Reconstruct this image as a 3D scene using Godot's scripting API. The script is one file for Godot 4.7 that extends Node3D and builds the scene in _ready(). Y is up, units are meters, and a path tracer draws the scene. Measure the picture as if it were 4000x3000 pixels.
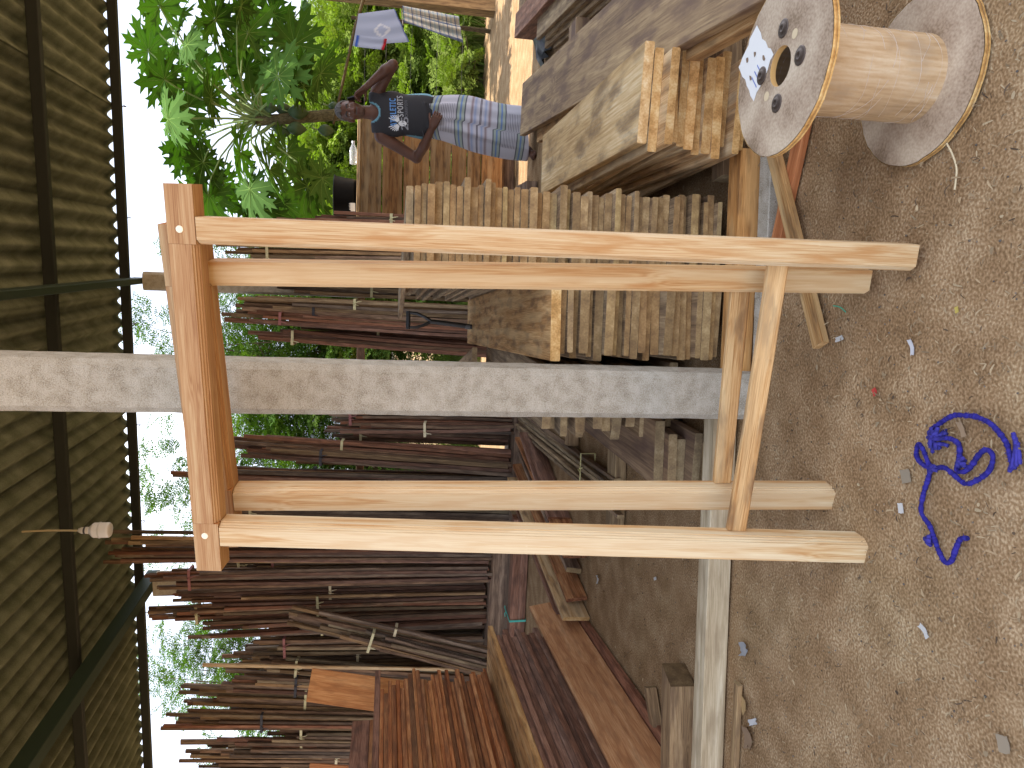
extends Node3D
# A timber yard under an open shed: two new door frames lean on a concrete post. The photograph was taken with the camera on its side.

var M := {}          # materials
var rng := RandomNumberGenerator.new()
var taken := {}
const AWAY := Vector3(0.1702, 0, -0.9854)     # along the shed's corrugations, away from the camera
const SIDE := Vector3(0.9854, 0, 0.1702)      # along the eave

func _ready():
	rng.seed = 7
	set_camera_and_light()
	make_materials()
	build_ground()
	build_shed()
	build_door_frames()
	build_stacks()
	build_bundles()
	build_right_side()
	build_background()
	build_person()
	build_small_things()

func set_camera_and_light():
	var cam := Camera3D.new()
	cam.name = "camera"
	add_child(cam)
	var pitch := deg_to_rad(10.0)
	var roll := deg_to_rad(0.8)
	var up0 := Vector3(0, cos(pitch), -sin(pitch))
	var rt := Vector3.RIGHT * cos(roll) + up0 * sin(roll)
	var up := up0 * cos(roll) - Vector3.RIGHT * sin(roll)
	# the phone was held upright and the picture is stored on its side: image right is down, image up is right
	cam.transform = Transform3D(Basis(-up, rt, (-up).cross(rt)), Vector3(0, 1.25, 0))
	cam.fov = 56.8
	cam.near = 0.05
	cam.far = 400.0
	cam.current = true
	var sky := ProceduralSkyMaterial.new()
	sky.sky_top_color = Color(0.77, 0.82, 0.92)
	sky.sky_horizon_color = Color(0.88, 0.905, 0.96)
	sky.sky_curve = 0.22
	sky.ground_horizon_color = Color(0.62, 0.58, 0.5)
	sky.ground_bottom_color = Color(0.4, 0.34, 0.26)
	sky.sky_energy_multiplier = 0.92
	sky.sky_cover = cloud_cover()
	sky.sky_cover_modulate = Color(1, 1, 1, 0.75)
	var s := Sky.new()
	s.sky_material = sky
	var env := Environment.new()
	env.background_mode = Environment.BG_SKY
	env.sky = s
	env.tonemap_mode = Environment.TONE_MAPPER_LINEAR
	env.tonemap_exposure = 2.6
	env.sdfgi_enabled = true
	env.ssao_enabled = true
	env.ssil_enabled = true
	var we := WorldEnvironment.new()
	we.name = "world_environment"
	we.environment = env
	add_child(we)
	var sun := DirectionalLight3D.new()
	sun.name = "sun"
	add_child(sun)
	# sun nearly overhead: the roof keeps the yard in shade and the leaves are lit from above
	sun.look_at_from_position(Vector3.ZERO, Vector3(0.05, -0.998, 0.02), Vector3.FORWARD)
	sun.light_energy = 1.1
	sun.light_angular_distance = 0.5
	sun.light_color = Color(1.0, 0.97, 0.92)
	sun.shadow_enabled = true

func cloud_cover() -> ImageTexture:
	var n := FastNoiseLite.new()
	n.seed = 3
	n.noise_type = FastNoiseLite.TYPE_SIMPLEX_SMOOTH
	n.frequency = 0.008
	n.fractal_octaves = 5
	var g := n.get_seamless_image(512, 256)
	var out := Image.create(512, 256, false, Image.FORMAT_RGBA8)
	for y in 256:
		for x in 512:
			var v := g.get_pixel(x, y).r
			var a := smoothstep(0.42, 0.72, v)
			out.set_pixel(x, y, Color(0.97, 0.97, 0.98, a))
	return ImageTexture.create_from_image(out)

# ---------------------------------------------------------------- naming and tagging

func numbered(called: String) -> String:
	if not taken.has(called):
		taken[called] = 0
		return called
	taken[called] += 1
	return "%s_%03d" % [called, taken[called]]

func tag(o: Node, label: String, category: String, group := "", kind := ""):
	if label: o.set_meta("label", label)
	if category: o.set_meta("category", category)
	if group: o.set_meta("group", group)
	if kind: o.set_meta("kind", kind)
	elif category: o.set_meta("kind", "thing")
	return o

func thing(called: String, label: String, category: String, at := Vector3.ZERO, group := "") -> Node3D:
	var o := Node3D.new()
	o.name = numbered(called)
	add_child(o)
	o.position = at
	tag(o, label, category, group)
	return o

func put(called: String, mesh: Mesh, parent: Node = null) -> MeshInstance3D:
	var o := MeshInstance3D.new()
	o.mesh = mesh
	if parent == null:
		o.name = numbered(called)
		add_child(o)
	else:
		o.name = called
		parent.add_child(o, true)
	return o

func structure(called: String, mesh: Mesh, parent: Node = null) -> MeshInstance3D:
	var o := put(called, mesh, parent)
	if parent == null: o.set_meta("kind", "structure")
	return o

# ---------------------------------------------------------------- mesh building

class MB:
	var surf := []
	var cur := 0
	var xf := Transform3D.IDENTITY
	func _init():
		layer(0)
	func layer(n: int):
		while surf.size() <= n:
			surf.append([PackedVector3Array(), PackedVector3Array(), PackedVector2Array(), PackedColorArray(), PackedInt32Array()])
		cur = n
		return self
	func vert(p: Vector3, n: Vector3, uv: Vector2, c: Color) -> int:
		var s = surf[cur]
		s[0].append(xf * p); s[1].append(xf.basis * n); s[2].append(uv); s[3].append(c)
		return s[0].size() - 1
	func face(a: int, b: int, c: int):
		var s = surf[cur]
		var p: Vector3 = s[0][a]
		var g: Vector3 = (s[0][b] - p).cross(s[0][c] - p)
		if g.dot(s[1][a] + s[1][b] + s[1][c]) > 0:
			s[4].append(a); s[4].append(c); s[4].append(b)
		else:
			s[4].append(a); s[4].append(b); s[4].append(c)
	func quad(a: Vector3, b: Vector3, c: Vector3, d: Vector3, n: Vector3, col := Color.WHITE, ua := Vector2.ZERO, ub := Vector2.ZERO, uc := Vector2.ZERO, ud := Vector2.ZERO):
		var i := vert(a, n, ua, col)
		vert(b, n, ub, col); vert(c, n, uc, col); vert(d, n, ud, col)
		face(i, i + 1, i + 2)
		face(i, i + 2, i + 3)
	func tri(a: Vector3, b: Vector3, c: Vector3, n: Vector3, col := Color.WHITE):
		var i := vert(a, n, Vector2(a.x, a.y), col)
		vert(b, n, Vector2(b.x, b.y), col); vert(c, n, Vector2(c.x, c.y), col)
		face(i, i + 1, i + 2)
	func box(c: Vector3, h: Vector3, col := Color.WHITE, basis := Basis.IDENTITY):
		for ax in 3:
			for sg in [-1.0, 1.0]:
				var n := Vector3.ZERO; n[ax] = sg
				var u := Vector3.ZERO; u[(ax + 1) % 3] = h[(ax + 1) % 3]
				var v := Vector3.ZERO; v[(ax + 2) % 3] = h[(ax + 2) % 3]
				var o: Vector3 = n * h[ax]
				var lu := u.length() * 2.0
				var lv := v.length() * 2.0
				quad(c + basis * (o - u - v), c + basis * (o + u - v), c + basis * (o + u + v), c + basis * (o - u + v), basis * n, col, Vector2(0, 0), Vector2(lu, 0), Vector2(lu, lv), Vector2(0, lv))
	func tube(pts: PackedVector3Array, radii: PackedFloat32Array, sides: int, col := Color.WHITE, cap := true, cols := PackedColorArray()):
		var n := pts.size()
		var t0: Vector3 = (pts[1] - pts[0]).normalized()
		var side := t0.cross(Vector3.UP if absf(t0.y) < 0.9 else Vector3.RIGHT).normalized()
		var base := -1
		var run := 0.0
		for i in n:
			var t: Vector3 = (pts[mini(i + 1, n - 1)] - pts[maxi(i - 1, 0)]).normalized()
			side = (side - t * side.dot(t)).normalized()
			var other := t.cross(side)
			if i > 0: run += pts[i].distance_to(pts[i - 1])
			var cc: Color = cols[i] if cols.size() > 0 else col
			for k in sides + 1:
				var a := TAU * k / sides
				var d := side * cos(a) + other * sin(a)
				var id := vert(pts[i] + d * radii[i], d, Vector2(run, float(k) / sides), cc)
				if base < 0: base = id
			if i > 0:
				for k in sides:
					var q := base + (i - 1) * (sides + 1) + k
					face(q, q + 1, q + sides + 2)
					face(q, q + sides + 2, q + sides + 1)
		if cap:
			for e in [0, n - 1]:
				var t: Vector3 = (pts[0] - pts[1]).normalized() if e == 0 else (pts[n - 1] - pts[n - 2]).normalized()
				var cc: Color = cols[e] if cols.size() > 0 else col
				var mid := vert(pts[e], t, Vector2(0.5, 0.5), cc)
				var ring := []
				for k in sides:
					ring.append(vert(xf.affine_inverse() * surf[cur][0][base + e * (sides + 1) + k], t, Vector2(0.5, 0.5), cc))
				for k in sides:
					face(mid, ring[k], ring[(k + 1) % sides])
	func lathe(profile: PackedVector2Array, sides: int, col := Color.WHITE, at := Transform3D.IDENTITY):
		# profile: (radius, height) pairs, outside surface
		var n := profile.size()
		var base := -1
		for i in n:
			var d: Vector2 = profile[mini(i + 1, n - 1)] - profile[maxi(i - 1, 0)]
			var nn := Vector2(d.y, -d.x).normalized()
			for k in sides + 1:
				var a := TAU * k / sides
				var p := Vector3(cos(a) * profile[i].x, profile[i].y, sin(a) * profile[i].x)
				var id := vert(at * p, (at.basis * Vector3(cos(a) * nn.x, nn.y, sin(a) * nn.x)).normalized(), Vector2(float(k) / sides, float(i) / n), col)
				if base < 0: base = id
		for i in n - 1:
			for k in sides:
				var q := base + i * (sides + 1) + k
				face(q, q + 1, q + sides + 2)
				face(q, q + sides + 2, q + sides + 1)
	func sweep(profile: PackedVector2Array, length: float, segs: int, col: Color, off := Vector2.ZERO, bend := Vector2.ZERO, rough := 0.0, rnd: RandomNumberGenerator = null, ends := 0, endcol := Color.WHITE, skew := Vector2.ZERO):
		# a beam along +x from 0 to length; profile lies in (z, y); bend = bow sideways and upwards; ends = layer of the end faces
		var n := profile.size()
		var area := 0.0
		for i in n:
			area += profile[i].cross(profile[(i + 1) % n])
		var sgn := 1.0 if area > 0 else -1.0
		var rings := []
		for s in segs + 1:
			var t := float(s) / segs
			var b := bend * (4.0 * t * (1.0 - t))
			var grow := Vector2.ONE
			if rough > 0 and rnd:
				grow = Vector2(1.0 + rnd.randf_range(-rough, rough), 1.0 + rnd.randf_range(-rough, rough) * 0.4)
			var ring := PackedVector3Array()
			for i in n:
				var q: Vector2 = profile[i] * grow
				var sx := 0.0
				if s == 0: sx = -q.x * skew.x
				if s == segs: sx = q.x * skew.y
				ring.append(Vector3(length * t + sx, q.y + b.y, q.x + b.x))
			rings.append(ring)
		var main := cur
		var run := 0.0
		for i in n:
			var j := (i + 1) % n
			var e: Vector2 = profile[j] - profile[i]
			var nn := Vector2(e.y, -e.x).normalized() * sgn
			var n3 := Vector3(0, nn.y, nn.x)
			for s in segs:
				var a: Vector3 = rings[s][i]
				var b: Vector3 = rings[s + 1][i]
				var c: Vector3 = rings[s + 1][j]
				var d: Vector3 = rings[s][j]
				quad(a, b, c, d, n3, col, Vector2(a.x, run) + off, Vector2(b.x, run) + off, Vector2(c.x, run + e.length()) + off, Vector2(d.x, run + e.length()) + off)
			run += e.length()
		layer(ends)
		var idx := Geometry2D.triangulate_polygon(profile)
		for e in 2:
			var ring: PackedVector3Array = rings[0] if e == 0 else rings[segs]
			var nn := Vector3(-1, 0, 0) if e == 0 else Vector3(1, 0, 0)
			var ids := []
			for i in n:
				ids.append(vert(ring[i], nn, Vector2(ring[i].z, ring[i].y) + off * 3.0, endcol))
			for k in range(0, idx.size(), 3):
				face(ids[idx[k]], ids[idx[k + 1]], ids[idx[k + 2]])
		layer(main)
	func mesh(mats: Array) -> ArrayMesh:
		var m := ArrayMesh.new()
		for i in surf.size():
			var s = surf[i]
			if s[4].size() == 0: continue
			var a := []
			a.resize(Mesh.ARRAY_MAX)
			a[Mesh.ARRAY_VERTEX] = s[0]; a[Mesh.ARRAY_NORMAL] = s[1]; a[Mesh.ARRAY_TEX_UV] = s[2]; a[Mesh.ARRAY_COLOR] = s[3]; a[Mesh.ARRAY_INDEX] = s[4]
			m.add_surface_from_arrays(Mesh.PRIMITIVE_TRIANGLES, a)
			m.surface_set_material(m.get_surface_count() - 1, mats[mini(i, mats.size() - 1)])
		return m

func rect_profile(w: float, t: float, c := 0.003) -> PackedVector2Array:
	# chamfered rectangle in (z, y), centred across, standing on y = 0
	c = minf(c, minf(w, t) * 0.3)
	var h := w / 2.0
	return PackedVector2Array([Vector2(-h + c, 0), Vector2(h - c, 0), Vector2(h, c), Vector2(h, t - c), Vector2(h - c, t), Vector2(-h + c, t), Vector2(-h, t - c), Vector2(-h, c)])

func tint(v: float, spread: float) -> Color:
	var k := v * (1.0 + rng.randf_range(-spread, spread))
	var w := rng.randf_range(-spread, spread) * 0.35
	return Color(k * (1.0 + w), k, k * (1.0 - w))

func board_mesh(L: float, W: float, T: float, wood: String, col: Color, segs := 2, bow := 0.0, rough := 0.0, endcol := Color(1, 1, 1), skew := 0.0) -> ArrayMesh:
	var mb := MB.new()
	var off := Vector2(rng.randf() * 4.0, rng.randf() * 2.0)
	mb.sweep(rect_profile(W, T), L, segs, col, off, Vector2(rng.randf_range(-bow, bow), rng.randf_range(-bow, bow) * 0.3), rough, rng, 1, endcol, Vector2(rng.randf_range(-skew, skew), rng.randf_range(-skew, skew)))
	return mb.mesh([M[wood], M["end_" + wood] if M.has("end_" + wood) else M["end_old"]])

func aim(from: Vector3, to: Vector3, roll := 0.0) -> Transform3D:
	# x axis runs from -> to, y axis as upright as possible
	var x := (to - from).normalized()
	var z := x.cross(Vector3.UP if absf(x.y) < 0.98 else Vector3.FORWARD).normalized()
	var y := z.cross(x)
	var b := Basis(x, y, z)
	if roll != 0.0: b = b * Basis(Vector3.RIGHT, roll)
	return Transform3D(b, from)

# ---------------------------------------------------------------- materials

func noise_bytes(seed_: int, w: int, h: int, freq: float, oct := 4, type := FastNoiseLite.TYPE_SIMPLEX_SMOOTH, from_w := 0, from_h := 0) -> PackedByteArray:
	var n := FastNoiseLite.new()
	n.seed = seed_
	n.noise_type = type
	n.frequency = freq
	n.fractal_octaves = oct
	var im := n.get_seamless_image(from_w if from_w else w, from_h if from_h else h)
	im.convert(Image.FORMAT_L8)
	if from_w or from_h: im.resize(w, h, Image.INTERPOLATE_CUBIC)
	return im.get_data()

func ramp(stops: Array, v: float) -> Color:
	for i in range(1, stops.size()):
		if v <= stops[i][0]:
			var t: float = (v - stops[i - 1][0]) / maxf(0.0001, stops[i][0] - stops[i - 1][0])
			return stops[i - 1][1].lerp(stops[i][1], clampf(t, 0, 1))
	return stops[stops.size() - 1][1]

func lut(stops: Array) -> PackedColorArray:
	var o := PackedColorArray()
	for i in 256: o.append(ramp(stops, i / 255.0))
	return o

func wood_image(seed_: int, stops: Array, stain: Color, stain_amount: float, ring := 0.35, fine := 0.3, pale := Color(1, 1, 1), pale_amount := 0.0) -> Image:
	# u runs along the grain
	var w := 512
	var h := 512
	var broad := noise_bytes(seed_, w, h, 0.012, 4, FastNoiseLite.TYPE_SIMPLEX_SMOOTH, 96, 512)
	var fib := noise_bytes(seed_ + 1, w, h, 0.16, 3, FastNoiseLite.TYPE_SIMPLEX_SMOOTH, 48, 512)
	var pore := noise_bytes(seed_ + 2, w, h, 0.3, 2, FastNoiseLite.TYPE_SIMPLEX_SMOOTH, 160, 512)
	var blot := noise_bytes(seed_ + 3, w, h, 0.012, 5)
	var sap := noise_bytes(seed_ + 4, w, h, 0.006, 3, FastNoiseLite.TYPE_SIMPLEX_SMOOTH, 128, 512)
	var tab := lut(stops)
	var out := PackedByteArray()
	out.resize(w * h * 3)
	for i in w * h:
		var b := broad[i] / 255.0
		var fb := fib[i] / 255.0 - 0.5
		var r := 0.5 + 0.5 * sin(b * 34.0 + fb * 1.5)
		var v := 0.5 + (b - 0.5) * 0.75 + (r - 0.5) * ring * 0.6 + fb * fine * 1.5 + (pore[i] / 255.0 - 0.5) * 0.22
		if pore[i] > 190: v -= 0.1
		var c: Color = tab[clampi(int(v * 255.0), 0, 255)]
		if stain_amount > 0.0:
			var s := smoothstep(0.42, 0.95, blot[i] / 255.0 + fb * 0.3 + (pore[i] / 255.0 - 0.5) * 0.2) * stain_amount
			c = c.lerp(stain, s)
		if pale_amount > 0.0:
			var s := smoothstep(0.4, 0.72, sap[i] / 255.0 + fb * 0.15) * pale_amount
			c = c.lerp(pale, s)
		out[i * 3] = clampi(int(c.r * 255.0), 0, 255)
		out[i * 3 + 1] = clampi(int(c.g * 255.0), 0, 255)
		out[i * 3 + 2] = clampi(int(c.b * 255.0), 0, 255)
	return Image.create_from_data(w, h, false, Image.FORMAT_RGB8, out)

func blot_image(seed_: int, size: int, stops: Array, f1: float, f2: float, mixing := 0.5, speck := Color(1, 1, 1), speck_from := 255) -> Image:
	var a := noise_bytes(seed_, size, size, f1, 5)
	var b := noise_bytes(seed_ + 1, size, size, f2, 3)
	var tab := lut(stops)
	var out := PackedByteArray()
	out.resize(size * size * 3)
	for i in size * size:
		var v := a[i] / 255.0 * (1.0 - mixing) + b[i] / 255.0 * mixing
		v = 0.5 + (v - 0.5) * 1.7
		var c: Color = tab[clampi(int(v * 255.0), 0, 255)]
		if b[i] > speck_from: c = c.lerp(speck, 0.7)
		out[i * 3] = clampi(int(c.r * 255.0), 0, 255)
		out[i * 3 + 1] = clampi(int(c.g * 255.0), 0, 255)
		out[i * 3 + 2] = clampi(int(c.b * 255.0), 0, 255)
	return Image.create_from_data(size, size, false, Image.FORMAT_RGB8, out)

func bump_of(im: Image, strength: float) -> ImageTexture:
	var b: Image = im.duplicate()
	b.convert(Image.FORMAT_RGBA8)
	b.bump_map_to_normal_map(strength)
	return ImageTexture.create_from_image(b)

func mat(name_: String, col: Color, rough := 0.85, im: Image = null, scale := Vector3.ONE, bump := 0.0, specular := 0.4) -> StandardMaterial3D:
	var m := StandardMaterial3D.new()
	m.resource_name = name_
	m.albedo_color = col
	m.roughness = rough
	m.metallic_specular = specular
	m.vertex_color_use_as_albedo = true
	if im:
		m.albedo_texture = ImageTexture.create_from_image(im)
		m.uv1_scale = scale
		if bump > 0.0:
			m.normal_enabled = true
			m.normal_texture = bump_of(im, bump)
			m.normal_scale = 1.0
	M[name_] = m
	return m

func hexc(s: String) -> Color:
	return Color.html(s)

func make_materials():
	# woods: u = metres along the grain
	var ws := Vector3(0.75, 3.2, 1)
	mat("fresh", Color.WHITE, 0.62, wood_image(11, [[0.0, hexc("c79d6c")], [0.3, hexc("d9b68a")], [0.6, hexc("e4cba4")], [1.0, hexc("eddcbc")]], hexc("c4905a"), 0.75, 0.7, 0.4, hexc("efe3c9"), 0.65), Vector3(0.6, 4.6, 1), 1.0)
	mat("fresh_head", Color.WHITE, 0.62, wood_image(21, [[0.0, hexc("ac8057")], [0.3, hexc("c2986c")], [0.65, hexc("d2ae82")], [1.0, hexc("dfc49a")]], hexc("ad7d54"), 0.4, 0.6, 0.4), Vector3(0.6, 4.6, 1), 1.0)
	mat("old", Color.WHITE, 0.9, wood_image(31, [[0.0, hexc("6d5943")], [0.35, hexc("927a5d")], [0.65, hexc("b09774")], [1.0, hexc("c9b28f")]], hexc("6b5847"), 0.6, 0.3, 0.45), ws, 1.6)
	mat("yellowed", Color.WHITE, 0.88, wood_image(41, [[0.0, hexc("936e44")], [0.35, hexc("b99365")], [0.65, hexc("d0ae80")], [1.0, hexc("e2cba3")]], hexc("7a624a"), 0.75, 0.25, 0.5, hexc("e4d3b0"), 0.45), ws, 1.6)
	mat("reddish", Color.WHITE, 0.85, wood_image(51, [[0.0, hexc("5e4132")], [0.35, hexc("865e4a")], [0.65, hexc("a07660")], [1.0, hexc("bc967e")]], hexc("57423a"), 0.5, 0.25, 0.5), ws, 1.4)
	mat("brownish", Color.WHITE, 0.88, wood_image(61, [[0.0, hexc("57453a")], [0.35, hexc("826a57")], [0.65, hexc("a1866e")], [1.0, hexc("bea48a")]], hexc("55443a"), 0.5, 0.25, 0.5), ws, 1.6)
	mat("rusty", Color.WHITE, 0.9, wood_image(71, [[0.0, hexc("74452a")], [0.35, hexc("a1683f")], [0.65, hexc("bd8558")], [1.0, hexc("d4a877")]], hexc("6b4a33"), 0.5, 0.22, 0.5), ws, 1.8)
	mat("walnut", Color.WHITE, 0.8, wood_image(81, [[0.0, hexc("6b5545")], [0.35, hexc("8e755d")], [0.65, hexc("a58b6d")], [1.0, hexc("bfa583")]], hexc("665049"), 0.7, 0.4, 0.3), Vector3(0.4, 1.4, 1), 1.0)
	mat("pale_wood", Color.WHITE, 0.9, wood_image(201, [[0.0, hexc("9b8a70")], [0.35, hexc("bdac8f")], [0.65, hexc("d0c2a6")], [1.0, hexc("dfd5be")]], hexc("8d7a62"), 0.4, 0.2, 0.45), ws, 1.6)
	mat("orange_wood", Color.WHITE, 0.85, wood_image(211, [[0.0, hexc("9a6744")], [0.35, hexc("b98459")], [0.65, hexc("cb9a6f")], [1.0, hexc("dbb58b")]], hexc("8a6145"), 0.4, 0.3, 0.4), ws, 1.4)
	mat("pale_mould", Color.WHITE, 0.9, wood_image(221, [[0.0, hexc("a5875c")], [0.35, hexc("c3a678")], [0.65, hexc("d6be95")], [1.0, hexc("e6d7b6")]], hexc("6e5a44"), 0.7, 0.15, 0.5), Vector3(0.42, 1.1, 1), 2.0)
	var es := Vector3(4, 4, 1)
	mat("end_old", Color.WHITE, 0.95, blot_image(91, 256, [[0.0, hexc("8a755a")], [0.4, hexc("9c8665")], [0.7, hexc("a9936f")], [1.0, hexc("baa582")]], 0.015, 0.09, 0.35, hexc("e6dcc4"), 244), es, 2.0)
	mat("end_yellowed", Color.WHITE, 0.95, blot_image(93, 256, [[0.0, hexc("a98455")], [0.4, hexc("c8a06c")], [0.7, hexc("d6b482")], [1.0, hexc("e2caa0")]], 0.015, 0.1, 0.35), es, 2.0)
	mat("end_reddish", Color.WHITE, 0.95, blot_image(95, 256, [[0.0, hexc("4a2f22")], [0.5, hexc("85553c")], [1.0, hexc("b08562")]], 0.03, 0.14, 0.5), es, 2.5)
	M["end_brownish"] = M["end_old"]
	M["end_rusty"] = M["end_reddish"]
	M["end_walnut"] = M["end_old"]
	M["end_pale_mould"] = M["end_yellowed"]
	M["end_orange_wood"] = M["end_reddish"]
	mat("end_fresh", Color.WHITE, 0.85, blot_image(97, 256, [[0.0, hexc("a8683c")], [0.5, hexc("c88d58")], [1.0, hexc("dcb07c")]], 0.03, 0.16, 0.5), es, 2.0)
	M["end_fresh_head"] = M["end_fresh"]
	# ground, concrete, roofing
	var soil := blot_image(101, 1024, [[0.0, hexc("745d45")], [0.35, hexc("8f7557")], [0.6, hexc("9e8568")], [0.8, hexc("ad9678")], [1.0, hexc("c2ac8e")]], 0.01, 0.2, 0.66, hexc("cdb183"), 232)
	var g := mat("soil", Color.WHITE, 1.0, soil, Vector3(0.5, 0.5, 0.5), 3.0, 0.2)
	g.uv1_triplanar = true
	g.uv1_world_triplanar = true
	var conc := blot_image(111, 512, [[0.0, hexc("8d8679")], [0.25, hexc("b3ab9d")], [0.5, hexc("c9c4b9")], [0.75, hexc("d8d5cd")], [1.0, hexc("e3e1da")]], 0.025, 0.33, 0.68, hexc("877860"), 203)
	var c := mat("concrete", Color(0.9, 0.895, 0.875), 0.95, conc, Vector3(1.3, 1.3, 1.3), 5.0, 0.3)
	c.uv1_triplanar = true
	var rf := blot_image(121, 512, [[0.0, hexc("5d6350")], [0.35, hexc("6b715d")], [0.65, hexc("767c69")], [1.0, hexc("858b78")]], 0.01, 0.3, 0.4, hexc("525744"), 238)
	mat("roofing", Color.WHITE, 0.95, rf, Vector3(0.8, 0.8, 1), 0.6, 0.2)
	mat("steel", Color(0.16, 0.17, 0.15), 0.6)
	mat("green_steel", Color(0.17, 0.23, 0.18), 0.6)
	var ply := blot_image(131, 512, [[0.0, hexc("84705a")], [0.35, hexc("a5907a")], [0.65, hexc("b5a28b")], [1.0, hexc("c6b59d")]], 0.007, 0.14, 0.35, hexc("8b6b50"), 225)
	var p := mat("drum_board", Color.WHITE, 0.85, ply, Vector3(1.4, 1.4, 1.4), 1.6)
	p.uv1_triplanar = true
	mat("drum_core", Color.WHITE, 0.75, wood_image(141, [[0.0, hexc("a3845f")], [0.4, hexc("bfa07a")], [0.7, hexc("cdb290")], [1.0, hexc("dac7aa")]], hexc("968069"), 0.4, 0.2, 0.4), Vector3(1.0, 1.0, 1), 1.2)
	mat("plain", Color.WHITE, 0.8)
	mat("cloth_plain", Color.WHITE, 0.95, null, Vector3.ONE, 0.0, 0.2)
	mat("chip", Color.WHITE, 0.8).cull_mode = BaseMaterial3D.CULL_DISABLED
	mat("plastic", Color.WHITE, 0.35, null, Vector3.ONE, 0.0, 0.5)
	mat("dark_plastic", Color.WHITE, 0.45, null, Vector3.ONE, 0.0, 0.25)
	mat("metal", Color.WHITE, 0.45).metallic = 0.6
	mat("skin", Color.WHITE, 0.55, null, Vector3.ONE, 0.0, 0.45)
	mat("cloth", Color.WHITE, 0.95, null, Vector3.ONE, 0.0, 0.2)
	for n in ["leaf", "leaf_small", "grass_blade"]:
		var l := mat(n, Color.WHITE, 0.75, null, Vector3.ONE, 0.0, 0.2)
		l.cull_mode = BaseMaterial3D.CULL_DISABLED
		l.backlight_enabled = true
		l.backlight = Color(0.62, 0.72, 0.3) if n == "leaf" else Color(0.75, 0.85, 0.35)
	mat("bark", Color.WHITE, 0.95, blot_image(151, 256, [[0.0, hexc("4c4234")], [0.5, hexc("776a55")], [1.0, hexc("9a8d76")]], 0.03, 0.12, 0.5), Vector3(2, 2, 1), 3.0)
	var film := StandardMaterial3D.new()
	film.resource_name = "clear_plastic"
	film.albedo_color = Color(0.95, 0.97, 1.0, 0.25)
	film.transparency = BaseMaterial3D.TRANSPARENCY_ALPHA
	film.roughness = 0.12
	film.cull_mode = BaseMaterial3D.CULL_DISABLED
	M["clear"] = film

# ---------------------------------------------------------------- ground and shed

func steps(a: float, b: float, fine_a: float, fine_b: float, fine: float, coarse: float) -> PackedFloat32Array:
	var o := PackedFloat32Array()
	var v := a
	while v < b:
		o.append(v)
		var d := 0.0
		if v < fine_a: d = fine_a - v
		elif v > fine_b: d = v - fine_b
		v += minf(coarse, fine + d * 0.22)
	o.append(b)
	return o

func ground_height(n: FastNoiseLite, x: float, z: float) -> float:
	var far := clampf((-z - 9.0) / 6.0, 0.0, 1.0)
	return n.get_noise_2d(x * 60.0, z * 60.0) * 0.004 + n.get_noise_2d(x * 9.0 + 300.0, z * 9.0) * 0.006 - 0.008 + far * (n.get_noise_2d(x * 3.0, z * 3.0) * 0.1)

func build_ground():
	var n := FastNoiseLite.new()
	n.seed = 5
	n.frequency = 0.06
	n.fractal_octaves = 3
	var xs := steps(-70, 70, -2.2, 2.2, 0.04, 6.0)
	var zs := steps(-120, 40, -4.5, -0.9, 0.04, 6.0)
	var mb := MB.new()
	var w := xs.size()
	for z in zs:
		for x in xs:
			var h := ground_height(n, x, z)
			var dx := ground_height(n, x + 0.03, z) - h
			var dz := ground_height(n, x, z + 0.03) - h
			var k := 1.0 + 0.07 * n.get_noise_2d(x * 22.0 + 50.0, z * 22.0)
			mb.vert(Vector3(x, h, z), Vector3(-dx / 0.03, 1, -dz / 0.03).normalized(), Vector2(x, z), Color(1.0 * k, 0.96 * k, 0.9 * k))
	for j in zs.size() - 1:
		for i in w - 1:
			var q := j * w + i
			mb.face(q, q + 1, q + w + 1)
			mb.face(q, q + w + 1, q + w)
	structure("ground", mb.mesh([M["soil"]]))

func in_shed(d: float, s: float, y: float) -> Vector3:
	return AWAY * d + SIDE * s + Vector3(0, y, 0)

func roof_y(d: float) -> float:
	return 3.53 + (d - 6.7) * 0.025

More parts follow.
